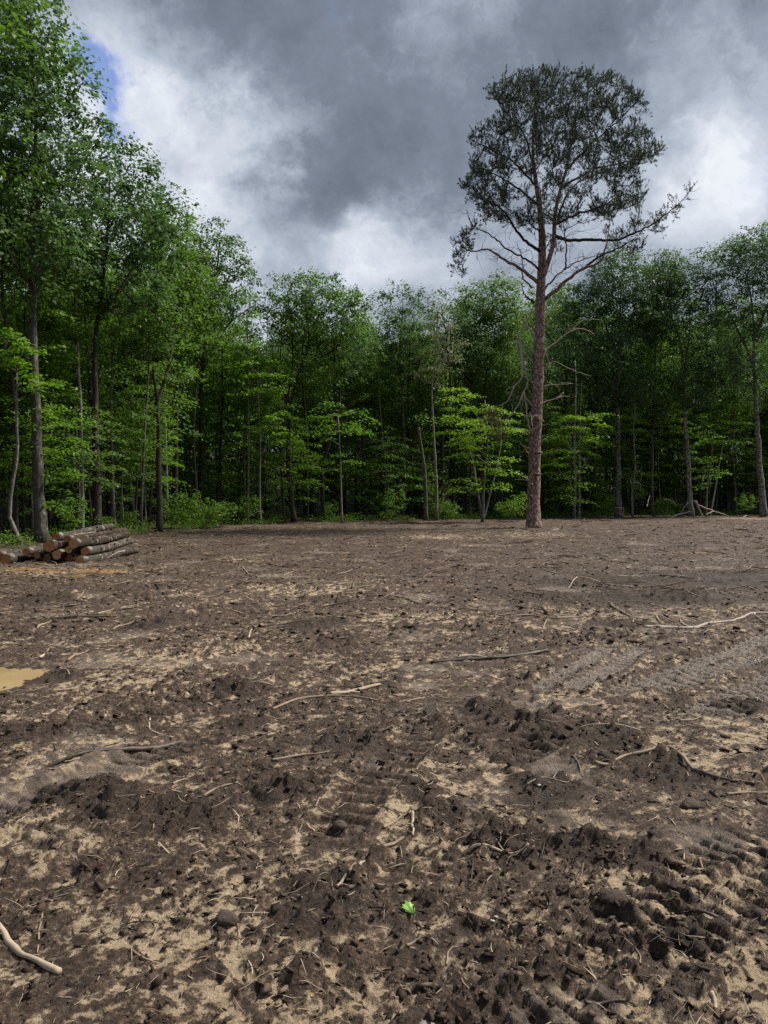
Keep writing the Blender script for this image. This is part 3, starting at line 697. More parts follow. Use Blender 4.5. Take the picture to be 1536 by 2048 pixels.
T('broadleaf_tree', 29, [(1237, 1034), (1236, 950), (1237, 850), (1236, 740), (1240, 650), (1242, 560)], 54, 13.5, [(1240, 560, 60, 60), (1190, 600, 50, 60), (1270, 620, 50, 60), (1150, 620, 40, 60), (1225, 690, 60, 40), (1250, 770, 60, 50), (1190, 740, 50, 60)], 320, 56,
  'pale grey straight trunk marked with a pink ribbon near the ground', bark='bark_lichen', leafmat='leaf_oak', R_=.66, twigs=6, stems=[([(1237, 720), (1215, 660), (1195, 600)], 6), ([(1237, 700), (1262, 640), (1275, 580)], 6)])
T('sapling', 30, [(1266, 1030), (1264, 985), (1271, 930), (1267, 880), (1270, 800)], 53, 5, [(1275, 950, 30, 50), (1260, 860, 45, 50)], 30, 55,
  'thin crooked sapling just right of the ribbon marked trunk', style='spray', leafmat='leaf_under', bark='bark_pale', R_=.8, mind=.45)
T('broadleaf_tree', 31, [(1303, 1034), (1303, 940), (1306, 850), (1310, 730), (1312, 620)], 56, 9, [(1320, 590, 45, 60), (1300, 680, 50, 60), (1310, 790, 55, 55)], 170, 56,
  'dark slender trunk between the ribbon marked tree and the fallen branches', bark='bark_dark', R_=.66)
T('broadleaf_tree', 32, [(1381, 1035), (1376, 930), (1371, 840), (1366, 760), (1362, 690), (1340, 620), (1338, 560)], 55, 12, [(1335, 560, 50, 55), (1370, 590, 35, 50), (1320, 640, 45, 45), (1385, 680, 40, 40), (1385, 770, 50, 50)], 220, 54,
  'grey trunk with fallen branches heaped at its foot', bark='bark_lichen', leafmat='leaf_oak', R_=.66, stems=[([(1366, 760), (1375, 700), (1382, 640)], 6)], twigs=4)
T('oak_tree', 33, [(1528, 1034), (1520, 940), (1513, 830), (1508, 720), (1505, 620), (1490, 540)], 54, 15, [(1480, 530, 65, 60), (1420, 540, 42, 45), (1540, 560, 60, 80), (1430, 620, 45, 40), (1510, 640, 60, 50), (1500, 480, 50, 28), (1450, 730, 55, 50), (1530, 750, 50, 60)], 320, 52,
  'big oak with an airy spreading crown at the right edge of the clearing', bark='bark_lichen', leafmat='leaf_oak', R_=.66, rise=.6, stems=[([(1509, 730), (1470, 650), (1430, 580)], 7), ([(1507, 680), (1540, 600), (1570, 540)], 8)])
T('sapling', 34, [(1413, 1032), (1414, 980), (1422, 920), (1428, 860)], 54.5, 4, [(1415, 940, 40, 45), (1430, 860, 45, 40)], 34, 55,
  'pair of thin leaning stems left of the big right edge oak', style='spray', leafmat='leaf_under', bark='bark_pale', R_=.8, mind=.45, stems=[([(1420, 1032), (1430, 980), (1440, 920), (1447, 880)], 4)])
T('broadleaf_tree', 35, [(750, 1044), (752, 900), (748, 780), (745, 700)], 52, 8, [(725, 660, 30, 35), (745, 740, 50, 50)], 80, 52,
  'slim tree with a low crown in the dip of the skyline left of centre', leafmat='leaf_under', bark='bark_grey', R_=.6)
T('broadleaf_tree', 36, [(490, 1048), (488, 900), (492, 800), (495, 720)], 44, 8, [(500, 720, 45, 40), (470, 770, 50, 50), (530, 760, 40, 50)], 90, 58,
  'low light green tree below the gap of sky', leafmat='leaf_under', bark='bark_grey', R_=.6)
sn = Geo(); P = at(492, 690, 50); P0 = np.array([P[0], P[1], 0.3])
zz = np.linspace(0, at(492, 664, 50)[2] - .3, 9); sn.tube(P0 + np.stack([.05 * np.sin(zz), 0 * zz, zz], 1), np.linspace(.10, .025, 9), 6)
r_ = empty('snag', P0, 'bare pole thin dead stem poking into the sky gap', 'dead tree'); link('trunk', sn.mesh('trunk', True, P0), M['bark_dark'], r_)

# ------------------------------------------------------------------ deeper woods: a few kinds, each tree an object of its own
def proto_tree(seed, H, cb, rad, leafmat, bark, ncl, leaves, R_=.72, size=.17, style='clump', mind=.55, name='broadleaf_tree', r0=.15, **kw):
    rng = np.random.RandomState(seed); a = rng.uniform(-.4, .4, 6)
    path = [(0, 0, 0), (a[0], a[1], H * .35), (a[2], a[3], H * .65), (a[4], a[5], H * .93)]
    ells = []
    for i in range(6):
        z = cb + (H - cb) * rng.uniform(.2, .82); q = rng.uniform(0, 6.28); o = rad * rng.uniform(.15, .55)
        ells.append(((o * math.cos(q), o * math.sin(q), z), (rad * rng.uniform(.45, .75), rad * rng.uniform(.45, .75), (H - cb) * rng.uniform(.16, .30)), 1))
    ells.append(((a[4], a[5], H - (H - cb) * .2), (rad * .6, rad * .6, (H - cb) * .2), 1))
    return make_tree(name, seed, path, r0, ells, int(ncl * .66), mind * 1.5, int(leaves * 1.7), R_ * 1.25, flat=.5, size=size * .94, style=style, leafmat=leafmat, bark=bark, **kw)
protos = [proto_tree(101, 15.0, 4.5, 2.9, 'leaf_canopy', 'bark_grey', 210, 56), proto_tree(102, 14.0, 6.5, 2.6, 'leaf_oak', 'bark_dark', 150, 54),
          proto_tree(103, 13.0, 3.2, 2.7, 'leaf_canopy', 'bark_dark', 200, 56), proto_tree(104, 14.5, 7.5, 2.3, 'leaf_oak', 'bark_lichen', 120, 52),
          proto_tree(105, 11.0, 2.6, 2.5, 'leaf_under', 'bark_grey', 190, 58), proto_tree(106, 15.5, 5.5, 3.2, 'leaf_canopy', 'bark_dark', 190, 56)]
saps = []
for i, (H, lm, bk) in enumerate([(6.5, 'leaf_under', 'bark_pale'), (5.0, 'leaf_under', 'bark_grey'), (7.5, 'leaf_canopy', 'bark_dark'), (4.0, 'leaf_under', 'bark_grey'), (8.5, 'leaf_under', 'bark_dark'), (5.8, 'leaf_canopy', 'bark_pale'), (3.0, 'leaf_under', 'bark_dark')]):
    rr = .30 * H ** .9
    saps.append(make_tree('sapling', 200 + i, [(0, 0, 0), (.1, -.05, H * .4), (-.1, .1, H * .95)], .022 + .005 * H, [((0, 0, H * .62), (rr, rr, H * .42), 1)], int(8 + H * 7), .42, 70,
                          .74, size=.125, style='spray', leafmat=lm, bark=bk, rise=.35, top_r=.01, sides=6, shell=.4))
shrubs = []
for i, (H, lm) in enumerate([(1.3, 'leaf_low'), (1.0, 'leaf_low'), (1.8, 'leaf_under')]):
    shrubs.append(make_tree('shrub', 230 + i, [(0, 0, 0), (.04, .02, H * .4), (-.05, .02, H * .8)], .014, [((0, 0, H * .6), (.8, .7, H * .42), 1)], 34, .2, 26, .26, size=.085, flat=.7,
                            style='clump', leafmat=lm, bark='bark_dark', rise=.2, top_r=.006, sides=4, shell=.45))
rng = np.random.RandomState(77)
def scatter(n, dmin, dmax, mind, xr=(-34, 52), yr=(14, 96), have=None, fr=.60):
    out = [] if have is None else list(have); k0 = len(out); tries = 0
    while len(out) - k0 < n and tries < n * 400:
        tries += 1; x = rng.uniform(*xr); y = rng.uniform(*yr)
        if abs(x) > fr * y + 4: continue
        e = float(edge_dist(np.array([x]), np.array([y]))[0])
        if e < dmin or e > dmax: continue
        if any((x - a) ** 2 + (y - b) ** 2 < mind * mind for a, b in out): continue
        out.append((x, y))
    return out[k0:]
used = set()
ZONES = [(200, 'behind the log pile'), (318, 'right of the log pile'), (470, 'behind the bright shrubs'), (600, 'around the wide crowned tree'), (850, 'in the middle of the far edge'),
         (1060, 'behind the bright maple'), (1225, 'just right of the lone pine'), (1375, 'right of the ribboned trunk'), (9999, 'at the right end of the clearing')]
def zone(x, y):
    p = CX + FPX * x / y
    return [b for a, b in ZONES if p < a][0]
BARK = ['grey barked', 'dark barked oak like', 'dark barked', 'lichen grey', 'low light green', 'large dark barked']
def put(bank, idx, x, y, sc, sz, label, group, cat='tree'):
    root, kids = bank[idx]; key = (id(bank), idx)
    loc = (x, y, gz(x, y)); rz = rng.uniform(0, 6.28)
    if key not in used:
        used.add(key); root.location = loc; root.rotation_euler = (0, 0, rz); root.scale = (sc, sc, sz); o = root
        root['label'] = label; root['group'] = group; root['category'] = cat
    else:
        o = copy_thing(root, kids, loc, rz, sc, sz, label, group, (rng.normal() * .02, rng.normal() * .02))
    return o
back = [q for q in scatter(165, 2.5, 30, 2.5) if not (CX + FPX * q[0] / q[1] < 300 and rng.rand() < .45)]
for (x, y) in back:
    i = rng.randint(len(protos)); px = CX + FPX * x / y
    # the skyline: lower in the middle, taller towards both sides
    cap = np.interp(px, [-200, 120, 330, 470, 520, 700, 760, 900, 1050, 1300, 1536, 1700], [30, 30, 20, 13.0, 12.5, 15, 12.5, 14.5, 17, 18, 18, 18]) * (.72 + .28 * min(1, y / 60))
    Hh = [15, 14, 13, 14.5, 11, 15.5][i]; s = min(rng.uniform(.85, 1.15) * (1.22 if px > 1060 else 1), cap * (1.2 if px > 1060 else 1) / Hh)
    put(protos, i, x, y, max(.8, s), s, BARK[i] + ' tree inside the woods ' + zone(x, y), 'trees deeper in the woods')
poles = [proto_tree(301, 11.5, 7.5, 1.3, 'leaf_under', 'bark_pale', 46, 40, R_=.5, size=.14, r0=.055), proto_tree(302, 12.5, 8.0, 1.5, 'leaf_canopy', 'bark_grey', 50, 40, R_=.5, size=.14, r0=.075),
         proto_tree(303, 9.5, 5.5, 1.2, 'leaf_under', 'bark_lichen', 40, 40, R_=.5, size=.14, r0=.045), proto_tree(304, 13, 9, 1.6, 'leaf_oak', 'bark_dark', 50, 40, R_=.55, size=.14, r0=.09)]
for (x, y) in scatter(44, .1, 3.5, 1.4):
    i = rng.randint(4); s = rng.uniform(.85, 1.1)
    put(poles, i, x, y, s, s, ['pale', 'grey', 'lichen spotted', 'dark'][i] + ' pole thin trunk ' + zone(x, y), 'thin trunks along the woods edge')
for (x, y) in scatter(30, -.1, 1.6, 1.3):
    i = rng.randint(3); s = rng.uniform(.5, 1.0)
    put(shrubs, i, x, y, s, s, 'small leafy shrub on the woods edge ' + zone(x, y), 'shrubs along the woods edge', 'shrub')
sp = scatter(72, .8, 5.0, 1.35); sp += scatter(120, 5.0, 22, 1.6, have=sp)
for (x, y) in sp:
    s = rng.uniform(.75, 1.2); i = rng.randint(len(saps)); e = float(edge_dist(np.array([x]), np.array([y]))[0])
    put(saps, i, x, y, s, s * rng.uniform(.9, 1.15), ('tall ' if i in (0, 2, 4) else 'short ') + 'leafy sapling ' + ('at the front of the woods ' if e < 5 else 'deep in the woods ') + zone(x, y), 'understory saplings', 'sapling')
for (x, y) in scatter(50, 7, 22, 2.2, have=back):
    i = (2, 4)[rng.randint(2)]; s = rng.uniform(.7, .95)
    put(protos, i, x, y, s, s, BARK[i] + ' tree inside the woods ' + zone(x, y), 'trees deeper in the woods')
left = [(x, y) for (x, y) in scatter(8, 2.5, 10, 2.2, xr=(-24, -8), yr=(22, 40))]
for (x, y) in left:
    i = rng.randint(len(protos)); s = rng.uniform(.8, 1.15)
    put(protos, i, x, y, s, s, BARK[i] + ' tree inside the woods ' + zone(x, y), 'trees deeper in the woods')

# ------------------------------------------------------------------ low plants
for (px, py, i, s, lab) in [(345, 1058, 0, 1.3, 'green leafy shrub right beside the dark forked trunk'), (385, 1058, 2, .95, 'tallest shrub in the bright clump at the left edge of the mud'),
                            (415, 1057, 1, 1.2, 'light green shrub in the middle of the bright clump at the mud edge'), (445, 1054, 0, 1.0, 'rightmost shrub of the bright clump at the mud edge'),
                            (490, 1048, 2, .6, 'small half bare shrub beside the bright clump'), (1040, 1044, 2, .9, 'pale leaved shrub close behind the pine trunk, left side'),
                            (1018, 1043, 0, 1.0, 'low shrub at the foot of the bright maple'), (1205, 1035, 1, 1.0, 'small shrub left of the ribbon marked trunk'),
                            (785, 1043, 2, 1.1, 'dark green shrub in the middle of the woods edge'), (895, 1041, 1, 1.2, 'low shrub right of the thin pale trunk'),
                            (1330, 1034, 0, 1.1, 'low shrub left of the fallen branches'), (1490, 1033, 2, .9, 'shrub at the foot of the big right edge oak')]:
    P = gr(px, py); put(shrubs, i, P[0], P[1], s, s, lab, 'shrubs along the woods edge', 'shrub')
def undergrowth():
    rng = np.random.RandomState(9); C = []; n = 0
    a = np.linspace(0, 1, 4000); L = np.concatenate([[0], np.cumsum(np.hypot(*np.diff(EDGE, axis=0).T))])
    s = rng.uniform(L[2], L[-1] - 15, 5200); ex = np.interp(s, L, EDGE[:, 0]); ey = np.interp(s, L, EDGE[:, 1])
    d = rng.exponential(2.2, len(s)) - .55; nx, ny = np.interp(s, L[:-1], -np.diff(EDGE[:, 1]) / np.diff(L)), np.interp(s, L[:-1], np.diff(EDGE[:, 0]) / np.diff(L))
    x = ex + nx * d; y = ey + ny * d; keep = perlin(x * .35, y * .35, 44) > -.25; x = x[keep]; y = y[keep]
    z = ground(x, y)[0]; hh = rng.uniform(.08, .42, len(x)) * (1 + .6 * perlin(x * .3, y * .3, 46))
    k = np.repeat(np.arange(len(x)), 9); o = rng.normal(size=(len(k), 3)) * .13
    P = np.stack([x[k], y[k], z[k] + hh[k] * rng.uniform(.25, 1.1, len(k))], 1) + o * np.array([1, 1, .4])
    Ls = rng.uniform(.05, .13, len(k)); V, Q = leaf_quads(P, UP + rng.normal(size=P.shape) * .45, rng.normal(size=P.shape), Ls, Ls * .6)
    tag(link('undergrowth', np_mesh('undergrowth', V, Q), M['leaf_low']), 'low green plants covering the floor along the woods edge', 'undergrowth', kind='stuff')
undergrowth()
def far_woods():
    rng = np.random.RandomState(10); n = 4200; out = []
    while len(out) < n:
        x = rng.uniform(-60, 75); y = rng.uniform(15, 105); e = float(edge_dist(np.array([x]), np.array([y]))[0])
        if 17 < e < 42: out.append((x, y, 10 * rng.rand() ** 1.5 + .1))
    C = np.array(out); k = np.repeat(np.arange(n), 22); o = rng.normal(size=(len(k), 3)) * np.array([.9, .9, .6]); L = rng.uniform(.25, .5, len(k))
    V, Q = leaf_quads(C[k] + o, UP + rng.normal(size=o.shape) * .7, rng.normal(size=o.shape), L, L * .7)
    tag(link('far_woods', np_mesh('far_woods', V, Q), M['leaf_canopy']), 'dark mass of leaves far inside the woods', 'woods', kind='stuff')
far_woods()
#==PINE==
# ------------------------------------------------------------------ the lone pine
def build_pine():
    rng = np.random.RandomState(4); Y = 36.2
    zq = lambda a, b: (860 + .3646 * a, 120 + .3646 * b)        # detail view -> photo pixels
    tq = lambda a, b: (960 + .2391 * a, 600 + .2393 * b)
    base = at(1069, 1058, Y); base[2] = gz(base[0], base[1])
    root = empty('pine_tree', base, 'lone tall pine with reddish trunk and dark wind shaped crown standing in the clearing', 'tree')
    k = Y / FPX
    tp = [(1069, 1061), (1067, 1030), (1068, 960), (1070, 890), (1075, 800), (1078, 700), (1080, 640), (1081, 594), (1084, 521), (1084, 466), (1079, 412), (1071, 357), (1066, 310), (1068, 240), (1072, 190)]
    tw = [30, 27, 25, 23, 21.5, 20, 19.5, 18.5, 16, 13, 10, 8, 6, 4, 2]
    P3 = np.array([at(a, b, Y + .12 * math.sin(i)) for i, (a, b) in enumerate(tp)]); P3[0, 2] = base[2] - .15
    n = 70; P = spline(P3, n); s0 = np.concatenate([[0], np.cumsum(np.linalg.norm(np.diff(P3, axis=0), axis=1))]); s0 /= s0[-1]
    r = np.interp(np.linspace(0, 1, n), s0, tw) * k * .5; r *= 1 + .03 * rng.normal(size=n)
    r = r * (1 + .35 * np.exp(-np.linspace(0, 21, n) / .35))
    g = Geo(); g.tube(P, r, 16, True, .045, rng)
    sp = np.array([at(*zq(a, b), Y - .3 - .1 * i) for i, (a, b) in enumerate([(625, 1180), (650, 1100), (678, 1000), (686, 850), (715, 710), (748, 600), (770, 480), (790, 330), (800, 200)])])
    S2 = spline(sp, 30); r2 = np.interp(np.linspace(0, 1, 30), [0, .3, .6, 1], [5.0, 4.0, 2.6, .8]) * k; g.tube(S2, r2, 9, False, .05, rng)
    for (a, b, rr, an) in [(450, 690, .10, 3.4), (470, 640, .07, 3.0), (520, 370, .10, -.3), (450, 850, .07, 3.2), (430, 1640, .08, -1.9), (480, 1460, .10, -.5), (485, 1280, .10, -.2), (480, 1010, .16, -1.2), (430, 1540, .11, -2.2)]:
        c = at(*tq(a, b), Y - .22); d = np.array([math.cos(an), -abs(math.sin(an)) - .2, .1]); g.tube([c - d * .1, c + d * .05, c + d * (.1 + rr)], [rr * .9, rr * .6, rr * .35], 7, True, .15, rng)
    link('trunk', g.mesh('trunk', True, base), M['bark_pine'], root)
    # limbs seen in the photo
    LIMBS = [([(600, 1225), (500, 1150), (400, 1090), (320, 1040), (230, 1050), (150, 1020)], 9, .8), ([(600, 1050), (520, 990), (460, 920), (430, 860), (370, 800), (300, 760), (225, 690)], 7, -.8),
             ([(635, 1310), (720, 1235), (830, 1150), (930, 1110), (970, 1000), (985, 870)], 9, -1.2), ([(830, 1150), (930, 1080), (1040, 1030), (1130, 970)], 6, -1.6),
             ([(690, 965), (760, 990), (900, 985), (1010, 990), (1120, 950), (1250, 880), (1350, 800), (1440, 708)], 8, .6), ([(690, 900), (800, 850), (950, 800), (1060, 740), (1170, 760)], 6, -.6),
             ([(600, 800), (500, 720), (400, 650), (300, 600), (215, 540)], 6, .9), ([(580, 690), (460, 560), (350, 500), (235, 440)], 5, -.5), ([(570, 600), (520, 420), (420, 290), (320, 170)], 5, .3),
             ([(720, 700), (900, 600), (1080, 560), (1280, 510)], 5, .4), ([(748, 600), (900, 450), (1050, 320), (1150, 200)], 4.5, -.5), ([(700, 880), (760, 720), (880, 640), (1040, 600), (1200, 560)], 5, 1.0),
             ([(560, 1250), (510, 1190), (505, 1100), (480, 1010)], 4, 1.4), ([(600, 1150), (540, 1100), (430, 1040), (330, 960), (230, 900), (200, 820)], 5, -1.3), ([(570, 1330), (520, 1290), (500, 1220)], 5, -.8),
             ([(740, 1150), (750, 1050), (740, 950), (800, 900), (900, 880)], 4, 1.5), ([(600, 940), (550, 900), (540, 820)], 4, -1.4), ([(610, 1280), (680, 1200), (800, 1110), (960, 1060)], 5, 1.2)]
    TP, TR = [P[34:]], [r[34:]]; TP.append(S2); TR.append(r2)
    for pts, w, dy in LIMBS:
        L3 = [at(*zq(a, b), Y + dy * i / (len(pts) - 1) * 2.2) for i, (a, b) in enumerate(pts)]; m = 5 * len(pts)
        Q = spline(L3, m); Q[1:-1] += rng.normal(size=(m - 2, 3)) * .02
        rr = np.linspace(w * .5 * k * .92, .012, m); h = Geo(); h.tube(Q, rr, 7, True, .06, rng)
        for _ in range(8):                                      # bare side twigs
            i = rng.randint(m // 4, m - 1); d = rng.normal(size=3); d[2] = abs(d[2]) * .3 - .1; d /= np.linalg.norm(d); L = rng.uniform(.3, .9)
            q = Q[i] + np.outer(np.linspace(0, L, 5), d) + rng.normal(size=(5, 3)) * .05; q[0] = Q[i]; h.tube(q, np.linspace(.014, .004, 5), 3, False)
        link('limb', h.mesh('limb', True, base), M['bark_dark' if w < 8.5 else 'bark_pine'], root); TP.append(Q[m // 3:]); TR.append(rr[m // 3:])
    # crown targets: widths at each height (detail-view pixels)
    rows = [(70, 560, 700), (110, 440, 1000), (170, 330, 1110), (220, 330, 1160), (280, 380, 1130), (350, 310, 1120), (380, 280, 1220), (440, 230, 1180), (500, 230, 1270), (540, 215, 1220), (600, 230, 1130), (650, 200, 1130), (700, 180, 1160), (760, 240, 1180), (810, 230, 1100), (860, 330, 1000), (900, 340, 460)]
    rows = np.array(rows, float); mid_ = (rows[:, 1] + rows[:, 2]) / 2; rows[:, 1] = mid_ + (rows[:, 1] - mid_) * 1.04; rows[:, 2] = mid_ + (rows[:, 2] - mid_) * 1.04; Tg = []; tries = 0
    while len(Tg) < 560 and tries < 60000:
        tries += 1; b = rng.uniform(70, 900); lo = np.interp(b, rows[:, 0], rows[:, 1]); hi = np.interp(b, rows[:, 0], rows[:, 2])
        a = rng.uniform(lo, hi); c = (lo + hi) / 2; hwid = (hi - lo) / 2; f = abs(a - c) / hwid
        dmax = math.sqrt(max(0, 1 - f * f)) * hwid * .3646 * k * .9; dy = rng.uniform(-1, 1) * dmax
        rel = math.hypot(f, dy / (hwid * .3646 * k + 1e-6))
        if b > 560 and rel < .62 and rng.rand() < .85: continue
        if b > 420 and rel < .35 and rng.rand() < .6: continue
        p = at(*zq(a, b), Y + dy)
        if Tg and np.min(((np.array(Tg) - p) ** 2).sum(1)) < .40 ** 2: continue
        Tg.append(p)
    extra = []
    for (cx, cy, rx, ry, nn) in [(170, 1010, 70, 40, 6), (140, 1110, 45, 60, 5), (1080, 990, 110, 60, 14), (1180, 930, 90, 50, 9), (1270, 870, 80, 40, 7), (1350, 810, 50, 35, 4), (1430, 720, 15, 15, 2), (700, 1040, 60, 30, 4), (1080, 800, 90, 50, 6), (290, 890, 80, 60, 4), (330, 800, 70, 50, 6), (250, 700, 60, 60, 6), (270, 620, 60, 50, 5), (1210, 480, 60, 40, 5), (1240, 520, 40, 25, 4), (1150, 250, 40, 50, 4), (600, 60, 60, 15, 3), (860, 85, 60, 15, 3), (1000, 110, 40, 20, 3), (470, 95, 40, 20, 3), (330, 170, 20, 25, 3)]:
        for _ in range(nn):
            extra.append(at(*zq(cx + rx * rng.normal() * .5, cy + ry * rng.normal() * .5), Y + {True: .9, False: 0}[cx > 1000 and cx < 1500 and cy > 700] + rng.normal() * .5))
    Tg = np.array(Tg + extra); g = Geo()
    td = skeleton(rng, np.vstack(TP), np.concatenate(TR), Tg, .35, rtip=.009, rexp=.42, kinks=.08, step=.5, geo=g)
    link('branches', g.mesh('branches', True, base), M['bark_dark'], root)['kind'] = 'stuff'
    keep = skeleton.chains; Bt = []
    for _ in range(210):
        b = rng.uniform(830, 1180); Bt.append(at(*zq(np.clip(620 + rng.normal() * 190, 260, 980), b), Y + rng.normal() * 1.1))
    g = Geo(); skeleton(rng, np.vstack(TP), np.concatenate(TR), np.array(Bt), .15, rtip=.006, rexp=.36, kinks=.12, step=.35, geo=g)
    link('dead_twigs', g.mesh('dead_twigs', True, base), M['bark_grey'], root)['kind'] = 'stuff'; skeleton.chains = keep
    # needle shoots on side twigs along the outer part of every branch
    st, sd, ln = [], [], []; tw = Geo()
    for ch in skeleton.chains:
        seg = np.linalg.norm(np.diff(ch, axis=0), axis=1); cum = np.concatenate([[0], np.cumsum(seg)]); Lc = cum[-1]; use = min(Lc, rng.uniform(1.0, 1.9)); q = Lc - use
        while q <= Lc + 1e-6:
            p = np.array([np.interp(q, cum, ch[:, i]) for i in range(3)]); i = min(len(ch) - 2, int(np.searchsorted(cum, q, 'right') - 1)); d = (ch[i + 1] - ch[i]) / (seg[i] + 1e-9)
            fr = (Lc - q) / use; v = rng.normal(size=3); v -= d * (v @ d); v /= np.linalg.norm(v) + 1e-9; v = v * .9 + d * .75 + UP * .30; v /= np.linalg.norm(v)
            L = rng.uniform(.18, .42) * (.45 + .75 * math.sqrt(fr)); tip = p + v * L + UP * L * .18; tw.tube([p, (p + tip) / 2 - UP * .02, tip], [.007, .005, .003], 3, False)
            for u in (.45, .75, 1.0):
                if rng.rand() < .88: st.append(p + (tip - p) * u); sd.append(v * .6 + UP * .55 + rng.normal(size=3) * .3); ln.append(rng.uniform(.08, .20))
            q += rng.uniform(.055, .10)
        st.append(ch[-1]); sd.append(UP * .7 + (ch[-1] - ch[-2])); ln.append(.25)
    link('twigs', tw.mesh('twigs', False, base), M['bark_dark'], root)['kind'] = 'stuff'
    st = np.array(st); sd = np.array(sd); sd /= np.linalg.norm(sd, axis=1)[:, None]; ln = np.array(ln); kx = st
    nn = 14; j = np.repeat(np.arange(len(kx)), nn); u = rng.rand(len(j)) ** .6
    B = st[j] + sd[j] * (ln[j] * u)[:, None]; Dn = sd[j] * .75 + rng.normal(size=(len(j), 3)) * .55; Dn /= np.linalg.norm(Dn, axis=1)[:, None]
    Sd = np.cross(Dn, rng.normal(size=Dn.shape)); Sd /= np.linalg.norm(Sd, axis=1)[:, None]
    Ln = rng.uniform(.06, .11, len(j))[:, None]; V = np.stack([B - Sd * .012, B + Sd * .012, B + Dn * Ln], 1).reshape(-1, 3) - base
    link('crown', np_mesh('crown', V, None, np.arange(len(V)).reshape(-1, 3)), M['needle'], root)
    # dead branches
    DB = [([(470, 340), (430, 260), (380, 200), (330, 110)], 16, -.3), ([(450, 80), (440, 95), (380, 190), (335, 290), (340, 420), (350, 560), (350, 650), (290, 720), (240, 830), (190, 870), (120, 900)], 20, -.5),
          ([(340, 420), (375, 560), (395, 690), (360, 780), (330, 850), (280, 940), (220, 990)], 15, -.7), ([(365, 760), (385, 870), (395, 980), (420, 1080), (440, 1120)], 17, -.3),
          ([(370, 1115), (440, 1085), (490, 1050), (500, 1000), (465, 960), (430, 1010), (440, 1060)], 15, -.5), ([(465, 960), (500, 985), (540, 1015)], 9, -.6), ([(420, 935), (432, 985), (425, 1040)], 10, -.5),
          ([(520, 725), (590, 710), (680, 705), (780, 700)], 9, -.2), ([(520, 760), (570, 722), (600, 700)], 7, -.4), ([(515, 865), (560, 845), (630, 825), (700, 770)], 9, .2), ([(640, 820), (690, 803), (750, 805)], 7, .2),
          ([(535, 425), (650, 340), (770, 250), (860, 245), (920, 258), (960, 300)], 13, 1.0), ([(770, 250), (840, 180), (920, 160), (1000, 165)], 7, 1.0), ([(530, 545), (620, 515), (720, 560), (820, 605), (930, 635)], 8, -.8),
          ([(530, 205), (600, 225), (680, 245), (760, 245)], 7, -.7), ([(490, 1230), (530, 1170), (610, 1130)], 12, -.3), ([(415, 1240), (350, 1210), (330, 1180)], 12, -.3), ([(410, 1285), (375, 1245)], 14, -.3),
          ([(410, 1505), (320, 1455)], 10, -.4), ([(405, 1510), (350, 1500), (290, 1495)], 9, -.2), ([(525, 365), (545, 400), (550, 440), (580, 515)], 9, -.5), ([(330, 295), (290, 298), (255, 300)], 7, -.4),
          ([(440, 530), (400, 470), (360, 430)], 9, .3), ([(290, 720), (240, 740), (210, 765)], 6, -.5), ([(440, 890), (410, 850), (370, 800), (350, 770)], 14, -.4), ([(500, 800), (460, 720), (420, 660)], 6, -.5),
          ([(350, 790), (358, 850), (340, 940)], 6, -.3), ([(265, 870), (275, 910), (270, 950)], 4, -.3), ([(190, 870), (185, 920), (165, 970)], 4, -.3)]
    for pts, w, dy in DB:
        Q = [at(*tq(a, b), Y - .25 + dy * (i / max(1, len(pts) - 1))) for i, (a, b) in enumerate(pts)]; m = max(6, 4 * len(pts)); Q = spline(Q, m)
        Q[1:-1] += rng.normal(size=(m - 2, 3)) * .012; h = Geo(); h.tube(Q, np.linspace(w * .2391 * .52 * k, w * .2391 * .2 * k, m), 6, True, .1, rng)
        if w > 8 and len(pts) > 3:
            for _ in range(6):
                i = rng.randint(m // 3, m - 1); d = rng.normal(size=3); d[2] -= .3; d /= np.linalg.norm(d); q = Q[i] + np.outer(np.linspace(0, rng.uniform(.2, .6), 4), d) + rng.normal(size=(4, 3)) * .03; q[0] = Q[i]
                h.tube(q, np.linspace(.010, .004, 4), 3, False)
        link('dead_branch', h.mesh('dead_branch', True, base), M['dead_limb'], root)
    c0 = at(*tq(140, 980), Y - .6); n = 1500; q = rng.rand(n); B = c0 + np.stack([rng.normal(size=n) * .22 + (.2 - q * .35) * -1, rng.normal(size=n) * .25, .35 - q * 1.25 + rng.normal(size=n) * .12], 1)
    Dn = np.stack([rng.normal(size=n) * .35, rng.normal(size=n) * .35, -np.ones(n)], 1); V, Q = leaf_quads(B, rng.normal(size=(n, 3)), Dn, .22, .012)
    o = link('dead_needles', np_mesh('dead_needles', V - base, Q), M['needle_dead'], root); o['label'] = 'brown dead needles hanging from a broken branch'
    # torn soil heaped at the foot
    return root
build_pine()
